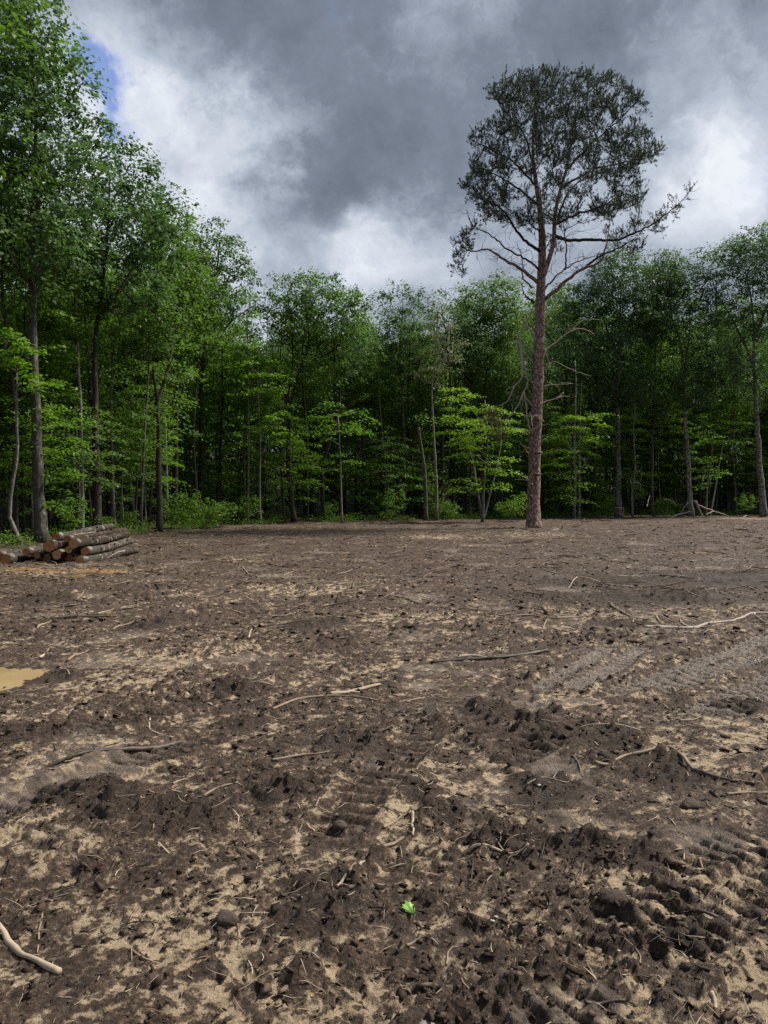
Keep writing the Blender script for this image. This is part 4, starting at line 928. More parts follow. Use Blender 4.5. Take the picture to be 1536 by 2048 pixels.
# a second, darker conifer inside the woods
def conifer():
    rng = np.random.RandomState(8); Y = 66; P = px_path([(1437, 1030), (1438, 900), (1437, 760), (1434, 640), (1432, 560)], Y); base = P[0].copy()
    root = empty('pine_tree', base, 'dark conifer with flat branches inside the woods near the right edge', 'tree'); g = Geo(); Q, r = trunk_curve(P, .24, .05, 26, rng); g.tube(Q, r, 8, True)
    Tg = []
    for z in np.arange(5.5, 19, .75):
        for a in rng.uniform(0, 6.28, 5):
            L = rng.uniform(1.2, 3.3) * (1 - (z - 5.5) / 18)
            for q in (.45, .7, 1.0): Tg.append(base + np.array([math.cos(a) * L * q, math.sin(a) * L * q, z + .15 * L * q + rng.normal() * .08]))
    Tg = np.array(Tg); td = skeleton(rng, Q, r, Tg, .1, geo=g); link('trunk', g.mesh('trunk', True, base), M['bark_dark'], root)
    n = 60; kx = np.repeat(np.arange(len(Tg)), n); o = rng.normal(size=(len(kx), 3)) * np.array([.35, .35, .10]); V, F = leaf_quads(Tg[kx] + o, UP + rng.normal(size=o.shape) * .6, o + rng.normal(size=o.shape) * .2, .17, .03)
    link('crown', np_mesh('crown', V - base, F), M['needle'], root)
conifer()

# ------------------------------------------------------------------ log pile
mcut, t = new_mat('sawn_wood')
tcn = t.n('ShaderNodeTexCoord'); oi = t.n('ShaderNodeObjectInfo')
sx = t.n('ShaderNodeSeparateXYZ'); t.put(sx.inputs[0], tcn.outputs['Object'])
rad = t.m('SQRT', t.m('ADD', t.m('POWER', t.m('ADD', sx.outputs[0], .012), 2.0), t.m('POWER', sx.outputs[2], 2.0)))
rad = t.m('ADD', rad, t.m('MULTIPLY', t.m('SUBTRACT', t.noise(tcn.outputs['Object'], 14, 3), .5), .02))
ring = t.m('MULTIPLY', t.m('ADD', t.m('SINE', t.m('MULTIPLY', rad, 520)), 1), .5)
hue = t.ramp(oi.outputs['Random'], [(0, (.27, .085, .03)), (.35, (.42, .17, .06)), (.7, (.50, .28, .12)), (1, (.31, .11, .04))])
c = t.mix(t.m('MULTIPLY', ring, .35), hue, (.20, .085, .03)); c = t.mix(t.mr(rad, .02, .05, .45, 0), c, (.20, .085, .035))
c = t.mix(t.mr(t.noise(tcn.outputs['Object'], 9, 4), .5, .8, 0, .6), c, (.46, .31, .16))
p = t.n('ShaderNodeBsdfPrincipled'); t.put(p.inputs['Base Color'], c); p.inputs['Roughness'].default_value = .75; finish(t, p.outputs[0])
def zl(a, b): return (.2083 * a, 1020 + .2083 * b)
LOGS = [  # near end centre (detail px), radius (detail px), near Y, length, turn (deg), rise per m, bark, label
    ((55, 492), 53, 17.5, 3.4, -1.5, .0, 0, 'leftmost log of the pile, its pale sawn end near the puddle'),
    ((-10, 452), 48, 17.9, 3.4, -1.5, .0, 0, 'log half outside the picture behind the leftmost log'),
    ((250, 402), 38, 17.9, 3.6, -.5, .01, 0, 'whitish log with a reddish end on the left shoulder of the pile'),
    ((356, 432), 34, 18.0, 3.5, 0, .0, 1, 'dark log low on the left side of the pile in shadow'),
    ((470, 347), 56, 17.9, 3.7, .5, .0, 1, 'thickest log with a ragged red brown end in the middle of the pile'),
    ((558, 335), 31, 18.1, 3.6, .5, .0, 0, 'small log wedged between the red ended logs'),
    ((536, 259), 40, 18.2, 4.3, 1.0, .015, 0, 'topmost log with a round orange sawn end'),
    ((645, 278), 33, 18.2, 3.9, 1.2, .01, 1, 'split log showing yellow wood near the top of the pile'),
    ((706, 327), 47, 17.8, 4.3, 1.2, .02, 1, 'big dark log with a bright orange end on the right of the pile'),
    ((545, 432), 46, 17.8, 3.6, 0, .0, 1, 'grey ended log at the bottom middle of the pile'),
    ((662, 380), 36, 17.9, 3.6, .5, .0, 0, 'dull log tucked under the big dark log'),
    ((816, 397), 42, 17.7, 3.9, 1.4, .0, 0, 'flaky barked log lying second from the right at the bottom'),
    ((767, 492), 42, 17.35, 3.9, 1.8, .0, 0, 'nearest log in front of the pile with a stick across it'),
    ((450, 470), 40, 18.2, 3.5, .2, .0, 1, 'log hidden in the shadow at the bottom of the pile'),
    ((660, 480), 42, 18.1, 3.4, .4, .0, 1, 'dark bottom log behind the nearest log')]
def build_logs():
    rng = np.random.RandomState(31)
    for (q, rp, Y, L, turn, rise, bk, lab) in LOGS:
        r = rp * .2083 * Y / FPX; c = at(*zl(*q), Y); c[2] = max(c[2], r * .8 + .01)
        turn += rng.normal() * 2.6; L *= rng.uniform(.74, .98); rise += rng.normal() * .008; d = np.array([math.sin(R(turn)), math.cos(R(turn)), rise]); d /= np.linalg.norm(d)
        root = empty('log', c, lab, 'log', 'sawn logs in the pile'); n = 26; k = 18; s = np.linspace(0, L, n)
        P = c + d * s[:, None] + np.stack([.03 * np.sin(s * 1.3 + q[0]), 0 * s, .02 * np.cos(s * 1.7 + q[1])], 1); P -= P[0] - c
        g = Geo(); g.tube(P, r * (1 - .02 * s) * (1 + .025 * rng.normal(size=n)), k, False, .05, rng)
        for _ in range(3):                                   # knots and stubs
            i = rng.randint(4, n - 2); a = rng.uniform(.3, 2.8); dd = np.array([math.cos(a), .1, math.sin(a)]); g.tube([P[i] + dd * r * .8, P[i] + dd * (r + .05)], [.03, .018], 6, True)
        link('bark', g.mesh('bark', True, c), M['bark_log2' if bk else 'bark_log'], root)
        for e, sg in ((0, -1), (n - 1, 1)):                   # sawn ends, slightly proud of the bark
            ra = r * .955 * (1 + .03 * rng.normal(size=k)); th = np.arange(k) * 2 * math.pi / k; rr = r * (1 if e == 0 else 1 - .02 * L)
            V = [np.array([0, sg * .006, 0])] + [np.array([ra[i] / r * rr * math.cos(th[i]), sg * .004 + rng.normal() * .001, ra[i] / r * rr * math.sin(th[i])]) for i in range(k)]
            T_ = [(0, 1 + (i + 1) % k, 1 + i) if sg > 0 else (0, 1 + i, 1 + (i + 1) % k) for i in range(k)]
            o = link('cut_face', np_mesh('cut_face', V, None, T_), mcut, root, loc=P[e] - c); o.rotation_euler = (0, 0, -R(turn))
        if 'split' in lab:
            V = []; 
            for i in range(9):
                u = .35 + i * .18; V += [(-.05 + .01 * rng.normal(), u, r * 1.0), (.05 + .01 * rng.normal(), u, r * 1.0), (0, u, r * 1.03)]
            F = [(3 * i, 3 * i + 2, 3 * i + 5, 3 * i + 3) for i in range(8)] + [(3 * i + 2, 3 * i + 1, 3 * i + 4, 3 * i + 5) for i in range(8)]
            o = link('split_wood', np_mesh('split_wood', V, F), M['stick_pale'], root); o['label'] = 'yellow split wood on top of the log'
build_logs()

# ------------------------------------------------------------------ sticks and branches lying on the mud
def stick(pts, w, mat, label, name='stick', lift=0.0, cat='stick', forks=(), w2=None, arch=0.0, seed=0):
    rng = np.random.RandomState(abs(hash_(label)) % 99999); G = [gr(*q) for q in pts]
    mids = np.array(G); m = max(12, 7 * len(pts)); Q = spline(mids[:, :2] if False else mids, m)
    h = ground(Q[:, 0], Q[:, 1])[0]; hq = np.polyval(np.polyfit(np.linspace(-1, 1, m), h, 3), np.linspace(-1, 1, m)); d0 = np.hypot(mids[0, 0], np.hypot(mids[0, 1], EYE)); dist = float(np.linalg.norm(mids.mean(0) - np.array([0, 0, EYE])))
    r = w * .40 * dist / FPX
    kern = np.ones(9) / 9; hp = np.pad(h, 4, 'edge'); hs = np.convolve(hp, kern, 'valid') + .3 * np.std(h)
    Q[:, 2] = hq + .5 * np.std(h - hq) + r * .35 + lift + arch * np.sin(np.linspace(0, math.pi, m))
    kn = np.linspace(0, 1, 2 * len(pts)); Q[:, :2] += np.stack([np.interp(np.linspace(0, 1, m), kn, rng.normal(size=len(kn))) for _ in range(2)], 1) * r * .35
    g = Geo(); rr = np.linspace(r, (w2 if w2 is not None else w * .55) * .40 * dist / FPX, m) * (1 + (.10 if mat == 'stick_dark' else .0) * rng.normal(size=m) + .10 * np.interp(np.linspace(0, 1, m), kn, rng.normal(size=len(kn)))); g.tube(Q, rr, 10, True, .16 if mat == 'stick_dark' else .035, rng)
    for fk in forks:
        F = np.array([gr(*q) for q in fk]); fq = spline(F, 8); fh = ground(fq[:, 0], fq[:, 1])[0]; fq[:, 2] = fh + r * .8 + lift; g.tube(fq, np.linspace(r * .6, r * .25, 8), 5, True, .08, rng)
    for _ in range(2 if w > 4 else 0):
        i = rng.randint(1, m - 1); dd = rng.normal(size=3); dd[2] = abs(dd[2]) * .5; dd /= np.linalg.norm(dd); g.tube([Q[i], Q[i] + dd * r * rng.uniform(2, 5)], [r * .45, r * .2], 4, True)
    c = Q.mean(0); tag(link(name, g.mesh(name, True, c), M[mat], loc=c), label, cat, 'sticks and branches lying on the mud')
def hash_(s):
    v = 7
    for ch in s: v = (v * 31 + ord(ch)) % 1000003
    return v
n1 = lambda *L: [(a / 2, 1450 + b / 2) for a, b in L]
n2 = lambda *L: [(768 + a / 2, 1450 + b / 2) for a, b in L]
m1 = lambda *L: [(a / 2, 1050 + b / 2) for a, b in L]
m2 = lambda *L: [(768 + a / 2, 1050 + b / 2) for a, b in L]
r1 = lambda *L: [(1180 + .2318 * a, 880 + .2318 * b) for a, b in L]
STICKS = [
    ([(-70, 1770), (-30, 1830), (2, 1874), (32, 1914), (62, 1931), (90, 1952), (119, 1971)], 15, 'stick_pale', 'thick pale barkless branch in the bottom left corner', 11),
    (n1((170, 770), (160, 830), (150, 930)), 4.5, 'stick_mid', 'thin bent twig above the thick pale branch'),
    (n1((815, 320), (890, 290), (955, 265)), 6, 'stick_mid', 'short straight stick left of the soil heap in the left foreground'),
    (n1((1090, 180), (1200, 157), (1320, 150)), 7, 'stick_mid', 'grey flattened stick beside the dark soil heap left of centre'),
    (m1((600, 790), (600, 830), (640, 855), (690, 868)), 5, 'stick_pale', 'pale hooked twig above the dark wet limb'),
    (n1((190, 195), (330, 165), (480, 135), (580, 112), (650, 92), (725, 66)), 9, 'stick_dark', 'dark wet limb lying along the rut at the left', 16),
    (n1((120, 730), (200, 715), (275, 690)), 7, 'stick_dark', 'brown stick half buried left of the sandy patch'),
    (n1((510, 935), (550, 960), (625, 975)), 4.5, 'stick_mid', 'small twig at the left border of the big sandy patch'),
    (n1((570, 930), (610, 870), (640, 800)), 4, 'stick_mid', 'thin upright looking root left of the sandy patch'),
    (n1((1140, 1020), (1200, 960), (1290, 915)), 4, 'stick_mid', 'thin twig above the cleat marks at the bottom'),
    (n1((635, 515), (680, 545)), 7, 'stick_pale', 'short pale chip stuck in the dark heap at left'),
    (n1((690, 285), (750, 258)), 6, 'stick_mid', 'short twig below the dark wet limb'),
    (n1((1345, 692), (1400, 650)), 9, 'stick_mid', 'short grey stick pointing at the pale peg near centre'),
    (n1((1440, 612), (1456, 575)), 8, 'stick_pale', 'pale splinter left of the pale peg'),
    (n2((340, 515), (450, 522), (575, 538)), 7, 'stick_pale', 'pale straight stick right of centre in the foreground', 5),
    (n2((115, 400), (113, 440), (117, 478)), 8, 'stick_pale', 'pale upright peg near the centre of the foreground'),
    (n2((-10, 522), (40, 505), (85, 488)), 10, 'stick_mid', 'brown stick end below the pale peg'),
    (n2((0, 440), (60, 402), (120, 385), (188, 376)), 6, 'stick_mid', 'curved stick crossing above the pale peg'),
    (n2((845, 210), (900, 180), (960, 150), (1050, 143), (1130, 140), (1190, 185), (1240, 225)), 7, 'stick_mid', 'long kinked branch on the right side of the foreground', 8, [n2((1130, 140), (1165, 132), (1195, 125))]),
    (n2((1240, 232), (1350, 255), (1480, 270)), 10, 'stick_dark', 'dark wet branch continuing from the long kinked branch', 7),
    (n2((780, 30), (870, 42), (960, 55), (1025, 65)), 6, 'stick_pale', 'straight tan stick above the long kinked branch'),
    (n2((570, 275), (640, 255), (720, 258), (760, 235)), 4, 'stick_mid', 'wavy thin root left of the long kinked branch'),
    (n2((740, 168), (775, 190), (795, 222)), 3.5, 'stick_mid', 'short curved twig between the kinked branch and the wavy root'),
    (n2((110, 205), (120, 240), (165, 280)), 4, 'stick_mid', 'thin curl of root above the dark central heap'),
    (n2((90, 880), (140, 862), (215, 880)), 6, 'stick_mid', 'arched twig just below the green leaf'),
    (n2((250, 940), (260, 900), (295, 870)), 4, 'stick_mid', 'curved twig right of the arched twig'),
    (n2((295, 960), (315, 1010), (345, 1045), (345, 1085)), 4, 'stick_mid', 'long thin root in the bottom middle'),
    (n2((915, 840), (970, 890), (1020, 940), (1025, 975)), 3.5, 'stick_mid', 'fine curved root right of the small white stones'),
    (n2((800, 1100), (900, 1092), (1010, 1090)), 8, 'stick_dark', 'brown stick lying across the lower right mud', 5),
    (n2((590, 1198), (650, 1172)), 9, 'stick_pale', 'pale stick tip at the bottom border'),
    (n2((1305, 1070), (1325, 1100), (1345, 1140)), 9, 'stick_pale', 'pale split stick in the bottom right'),
    (n2((1190, 890), (1225, 940)), 6, 'stick_pale', 'small pale splinter beside the right soil heap'),
    (n2((1210, 765), (1290, 790), (1350, 802), (1420, 805)), 8, 'stick_dark', 'brown stick on the sandy ground at lower right', 5),
    (n2((1370, 308), (1450, 300), (1545, 298)), 5, 'stick_mid', 'thin straight stick reaching the right border'),
    (n2((1300, 300), (1350, 332)), 8, 'stick_dark', 'short dark stick under the dark wet branch'),
    (n2((1270, 697), (1325, 680)), 5, 'stick_mid', 'small twig above the brown stick at lower right'),
    (n2((1260, 565), (1275, 590), (1300, 612)), 6, 'stick_mid', 'twisted root above the cleat marks at right'),
    (m2((190, 548), (300, 541), (440, 538), (560, 530), (650, 518)), 8, 'stick_dark', 'long dark rotten branch in the middle distance right of centre', 10),
    (m2((290, 536), (360, 532), (430, 533)), 9, 'stick_pale', 'pale stripped piece lying on the long rotten branch'),
    (m2((1040, 418), (1140, 413), (1240, 410), (1300, 390), (1390, 380), (1440, 365), (1480, 350), (1545, 348)), 7, 'dead_limb', 'longest pale branch at the right in the middle distance', 6, [m2((1230, 408), (1200, 395), (1180, 375)), m2((1480, 350), (1510, 375), (1540, 385)), m2((1300, 392), (1330, 360), (1345, 335))]),
    (m2((900, 320), (920, 345), (990, 375), (1070, 388)), 7, 'stick_mid', 'forked branch end left of the longest pale branch', 4, [m2((1090, 375), (1110, 395), (1135, 405))]),
    (m2((775, 212), (870, 235), (950, 243), (1030, 250)), 5, 'stick_pale', 'pale thin branch beside the black burnt ground', 3, [m2((775, 215), (755, 232), (735, 250))]),
    (m2((25, 287), (90, 295), (150, 318)), 5, 'stick_mid', 'bent stick in the middle of the clearing'),
    (m2((690, 390), (750, 380), (820, 372)), 6, 'stick_mid', 'twig right of the black upright stub'),
    (m2((630, 440), (650, 398)), 5, 'stick_mid', 'short twig below the black upright stub'),
    ([(545, 1421), (585, 1402), (625, 1394), (675, 1392), (725, 1396), (768, 1405), (808, 1404), (850, 1396)], 6, 'stick_mid', 'long thin bowed branch across the centre of the mud', 4),
    (m1((1320, 678), (1400, 668), (1460, 658), (1518, 645)), 12, 'stick_pale', 'thick pale tan piece of wood above the bowed branch', 7),
    (m1((1035, 765), (1100, 778), (1160, 788)), 5, 'stick_mid', 'small stick below the left end of the bowed branch'),
    (m1((180, 378), (270, 372), (360, 370), (440, 364)), 7, 'stick_dark', 'dark stick in front of the log pile area', 5),
    (m1((150, 420), (175, 405), (205, 388)), 5, 'stick_mid', 'small twig under the dark stick near the log pile'),
    (m1((390, 357), (445, 340)), 5, 'stick_mid', 'short twig touching the end of the dark stick near the log pile'),
    (m1((450, 420), (490, 400), (540, 385)), 5, 'stick_mid', 'curved twig right of the dark stick near the log pile'),
    (m1((995, 458), (1010, 425), (1050, 400)), 4.5, 'stick_pale', 'pale bent twig left of centre in the middle distance'),
    (m1((270, 540), (355, 505)), 6, 'stick_mid', 'straight stick up from the yellow puddle'),
    (m1((240, 560), (258, 585), (280, 608)), 4, 'stick_pale', 'thin pale twig on the mound beside the yellow puddle'),
    (m1((160, 530), (186, 514)), 8, 'stick_pale', 'yellow wood chip above the yellow puddle'),
    (m1((1000, 640), (1050, 640), (1096, 638)), 7, 'stick_mid', 'stub of root sticking out of a small heap left of centre'),
    (m1((965, 175), (1010, 208)), 4, 'stick_mid', 'fine twig in the far middle of the clearing'),
    (m1((1350, 250), (1405, 240)), 5, 'stick_mid', 'small stick on the far grey mud'),
    (m1((1300, 470), (1380, 465), (1440, 430)), 5, 'stick_dark', 'dark bent stick on the mud in the middle distance'),
    (m1((820, 708), (846, 722)), 8, 'stick_pale', 'short pale chunk on the clods left of centre'),
    (m2((1090, 710), (1120, 730), (1145, 755)), 5, 'stick_mid', 'curved twig on the sand between the track marks'),
    (m2((1145, 640), (1190, 672)), 6, 'stick_mid', 'short stick lying in the track marks at right'),
    (m2((810, 650), (835, 672), (860, 690)), 5, 'stick_mid', 'twig at the lower end of the left track marks'),
    (m2((1185, 822), (1265, 795)), 5, 'stick_mid', 'short pale twig above the long kinked branch at right'),
    ([(1100, 1064), (1112, 1060), (1124, 1056)], 3, 'dead_limb', 'stick lying right of the pine foot'),
    (m2((930, 208), (1060, 207), (1200, 208)), 3, 'stick_pale', 'pale straight rod on the black burnt ground')]
for i, s in enumerate(STICKS):
    stick(s[0], s[1], s[2], s[3], w2=(s[4] if len(s) > 4 else None), forks=(s[5] if len(s) > 5 else ()), cat='branch' if 'branch' in s[3] else 'stick', name='fallen_branch' if 'branch' in s[3] else 'stick')
# upright stubs
def stub(px, py, top, w, mat, label):
    b = gr(px, py); b[2] = gz(b[0], b[1]) - .03; e = at(top[0], top[1], b[1]); k = b[1] / FPX * .5; g = Geo(); rng = np.random.RandomState(3)
    g.tube([b, (b + e) / 2 + .02 * rng.normal(size=3), e], [w * k * 1.3, w * k, w * k * .5], 7, True, .15, rng); tag(link('stub', g.mesh('stub', False, b), M[mat], loc=b), label, 'stub')
stub(1091, 1237, (1083, 1214), 9, 'stick_dark', 'black upright stub in the middle distance right of centre')
stub(346, 1550, (344, 1530), 6, 'stick_dark', 'small dark upright stub below the dark wet limb')
stub(1123, 1058, (1125, 1042), 3, 'dead_limb', 'thin upright stick right of the pine foot')
stub(1253, 1276, (1251, 1255), 6, 'stick_mid', 'small upright stub at the head of the track marks')
# fallen branches at the right wood edge
def fallen(pts, Y, w, label, mat='dead_limb'):
    Q = spline([at(a, b, Y + .3 * i) for i, (a, b) in enumerate(pts)], 5 * len(pts)); k = Y / FPX * .5; g = Geo(); rng = np.random.RandomState(hash_(label) % 9999)
    Q[1:-1] += rng.normal(size=(len(Q) - 2, 3)) * .015; g.tube(Q, np.linspace(w * k, w * k * .5, len(Q)), 7, True, .1, rng); c = Q.mean(0)
    tag(link('fallen_branch', g.mesh('fallen_branch', True, c), M[mat], loc=c), label, 'branch', 'fallen branches at the right woods edge')
fallen(r1((845, 545), (800, 600), (780, 672)), 54, 3.2, 'pale branch leaning on the grey trunk from the left')
fallen(r1((690, 672), (780, 640), (865, 616)), 53.5, 3, 'low branch sloping up to the foot of the grey trunk')
fallen(r1((912, 530), (935, 590), (968, 652)), 53.5, 6, 'thick short limb leaning right of the grey trunk')
fallen(r1((890, 525), (960, 575), (1060, 610), (1190, 655), (1255, 672)), 54, 3.4, 'long pale pole sloping down to the right of the grey trunk')
fallen(r1((1000, 645), (1035, 628), (1065, 613)), 53, 3, 'short branch under the long pale pole')
fallen(r1((640, 512), (690, 520), (750, 560)), 55.5, 2, 'thin arched branch in the shade left of the grey trunk')
fallen(r1((1320, 668), (1345, 655), (1362, 648)), 53, 3, 'small pale branch on the wood chips at the right edge')
fallen(r1((490, 575), (500, 530), (516, 480)), 55, 2.4, 'leaning twig beside the dark slender trunk')
fallen([(400, 1000), (415, 1012), (425, 1022), (430, 1035)], 40, 2.6, 'bent dead stem in the shade above the bright shrubs')
fallen([(482, 1052), (490, 1040), (500, 1032), (518, 1022)], 40, 2.2, 'dry stem leaning out of the half bare shrub')
# stick on the log pile
g = Geo(); g.tube(spline([at(*zl(a, b), 17.6 - .1 * i) for i, (a, b) in enumerate([(1195, 393), (1140, 405), (1090, 428), (1020, 470)])], 14), np.linspace(.022, .012, 14), 6, True); c = at(*zl(1090, 428), 17.4)
tag(link('stick', g.mesh('stick', True, c), M['dead_limb'], loc=c), 'pale stick lying against the nearest log of the pile', 'stick')

# ------------------------------------------------------------------ pink ribbon round a trunk
mp_, t = new_mat('pink_tape'); p = t.n('ShaderNodeBsdfPrincipled'); tcn = t.n('ShaderNodeTexCoord')
t.put(p.inputs['Base Color'], t.mix(t.noise(tcn.outputs['Object'], 12, 3), (.62, .10, .16), (.75, .22, .28))); p.inputs['Roughness'].default_value = .4; finish(t, p.outputs[0])
c = at(1237, 1015.5, 54); V = []; F = []; rr = .30; k = 24
for i in range(k):
    a = 2 * math.pi * i / k; w = .006 * math.sin(5 * a)
    V += [(rr * math.cos(a), rr * math.sin(a), -.035 + w), (rr * math.cos(a), rr * math.sin(a), .035 + w)]; j = (i + 1) % k; F.append((2 * i, 2 * j, 2 * j + 1, 2 * i + 1))
b = len(V); V += [(.27, -.16, .03), (.31, -.13, .03), (.30, -.17, -.20), (.34, -.14, -.20), (.28, -.16, -.42), (.33, -.14, -.40)]; F += [(b, b + 1, b + 3, b + 2), (b + 2, b + 3, b + 5, b + 4)]
root = empty('marking_ribbon', c, 'pink marking ribbon tied round the pale grey trunk', 'ribbon')
link('loop', np_mesh('loop', V[:b], F[:k]), mp_, root); link('tail', np_mesh('tail', V[b:], [tuple(q - b for q in f) for f in F[k:]]), mp_, root)

# ------------------------------------------------------------------ green maple leaf in the foreground
ml, t = new_mat('fresh_leaf'); p = t.n('ShaderNodeBsdfPrincipled'); tcn = t.n('ShaderNodeTexCoord')
t.put(p.inputs['Base Color'], t.mix(t.noise(tcn.outputs['Object'], 60, 3), (.15, .33, .04), (.27, .46, .08))); p.inputs['Roughness'].default_value = .45; finish(t, p.outputs[0])
prof = [(0, -.5), (.10, -.42), (.42, -.36), (.30, -.18), (.52, .02), (.34, .06), (.38, .30), (.16, .22), (.02, .52), (-.14, .24), (-.36, .34), (-.32, .08), (-.54, .06), (-.30, -.16), (-.44, -.34), (-.12, -.40)]
c = gr(816, 1838); c[2] = gz(c[0], c[1]) + .022; V = [(0, -.05, .004)] + [(a * .048, b * .050, -.006 * (a * a + b * b) * 2 + .003 * math.sin(9 * a)) for a, b in prof]
root = empty('maple_leaf', c, 'bright green maple leaf lying on the mud in the foreground', 'leaf'); root.rotation_euler = (R(18), R(-6), R(25))
link('blade', np_mesh('blade', V, None, [(0, 1 + i, 1 + (i + 1) % 16) for i in range(16)]), ml, root)
g = Geo(); g.tube([(0, -.026, 0), (.002, -.040, .002), (.006, -.052, -.002)], [.0010, .0009, .0008], 5); link('stalk', g.mesh('stalk'), ml, root)

# ------------------------------------------------------------------ single clods and stones one can point at
mclod, t = new_mat('dark_soil'); geo = t.n('ShaderNodeNewGeometry'); P = geo.outputs['Position']; nf = t.noise(P, 70, 5, .65)
c = t.mix(t.mr(nf, .35, .7), (.020, .0125, .009), (.085, .056, .041)); c = t.mix(t.m('MULTIPLY', geo.outputs['Random Per Island'], .35), c, (.13, .095, .07))
p = t.n('ShaderNodeBsdfPrincipled'); t.put(p.inputs['Base Color'], c); p.inputs['Roughness'].default_value = .8; t.put(p.inputs['Normal'], bump(t, nf, .9, .012)); finish(t, p.outputs[0])
mst, t = new_mat('pale_stone'); geo = t.n('ShaderNodeNewGeometry'); p = t.n('ShaderNodeBsdfPrincipled')
t.put(p.inputs['Base Color'], t.mix(t.noise(geo.outputs['Position'], 50, 4), (.32, .29, .25), (.58, .55, .50))); p.inputs['Roughness'].default_value = .6; finish(t, p.outputs[0])
mst2, t = new_mat('grey_stone'); geo = t.n('ShaderNodeNewGeometry'); p = t.n('ShaderNodeBsdfPrincipled')
t.put(p.inputs['Base Color'], t.mix(t.noise(geo.outputs['Position'], 40, 4), (.17, .155, .14), (.30, .28, .26))); p.inputs['Roughness'].default_value = .5; finish(t, p.outputs[0])
import bmesh
def ico(sub):
    bm = bmesh.new(); bmesh.ops.create_icosphere(bm, subdivisions=sub, radius=1); bm.verts.ensure_lookup_table()
    V = np.array([v.co[:] for v in bm.verts]); F = np.array([[v.index for v in f.verts] for f in bm.faces]); bm.free(); return V, F
def lump(px, py, wpx, flat, mat, label, name, cat, seed):
    rng = np.random.RandomState(seed); V, F = ico(3); c = gr(px, py); dist = np.linalg.norm(c - np.array([0, 0, EYE])); r = wpx * .5 * dist / FPX; c[2] = gz(c[0], c[1]) + r * flat * .35
    ph = rng.uniform(0, 6, 3); n = 1 + .22 * np.sin(V[:, 0] * 3 + ph[0]) * np.cos(V[:, 1] * 2.6 + ph[1]) + .16 * perlin(V[:, 0] * 2.5 + ph[2], V[:, 1] * 2.5 + V[:, 2] * 2, seed) + (.14 * perlin(V[:, 0] * 6, V[:, 1] * 6 + V[:, 2] * 5, seed + 3) if name == 'clod' else 0)
    V = V * n[:, None] * np.array([r, r * .8, r * flat]); tag(link(name, np_mesh(name, V, None, F, True), mat, loc=c), label, cat)
lump(454, 1858, 40, .55, mclod, 'dark clod lying alone on the sandy patch', 'clod', 'clod', 1)
lump(1003, 1948, 30, .8, mclod, 'dark round clod right of the long thin root at the bottom', 'clod', 'clod', 2)
lump(1225, 1815, 48, .6, mclod, 'large dark clod on the cleat marks at lower right', 'clod', 'clod', 3)
lump(680, 1405 + 260, 30, .6, mclod, 'small dark clod on the pale sand left of the pale peg', 'clod', 'clod', 4)
lump(1380, 1632, 34, .55, mclod, 'dark clod under the dark wet branch at right', 'clod', 'clod', 5)
lump(858, 2044, 46, .4, mst2, 'smooth grey stone at the bottom border', 'stone', 'stone', 6)
for i, (px, py, w, lab) in enumerate([(992, 1838, 9, 'upper of the two white stones right of the green leaf'), (985, 1853, 10, 'lower of the two white stones right of the green leaf'), (1157, 1884, 9, 'white stone left of the fine curved root'),
                                     (1238, 1900, 8, 'white stone right of the fine curved root'), (1226, 1565, 9, 'small white stone left of the long kinked branch'), (1078, 1591, 11, 'flat white chip beside the wavy thin root')]):
    lump(px, py, w * .8, .4, mst, lab, 'stone', 'stone', 20 + i)

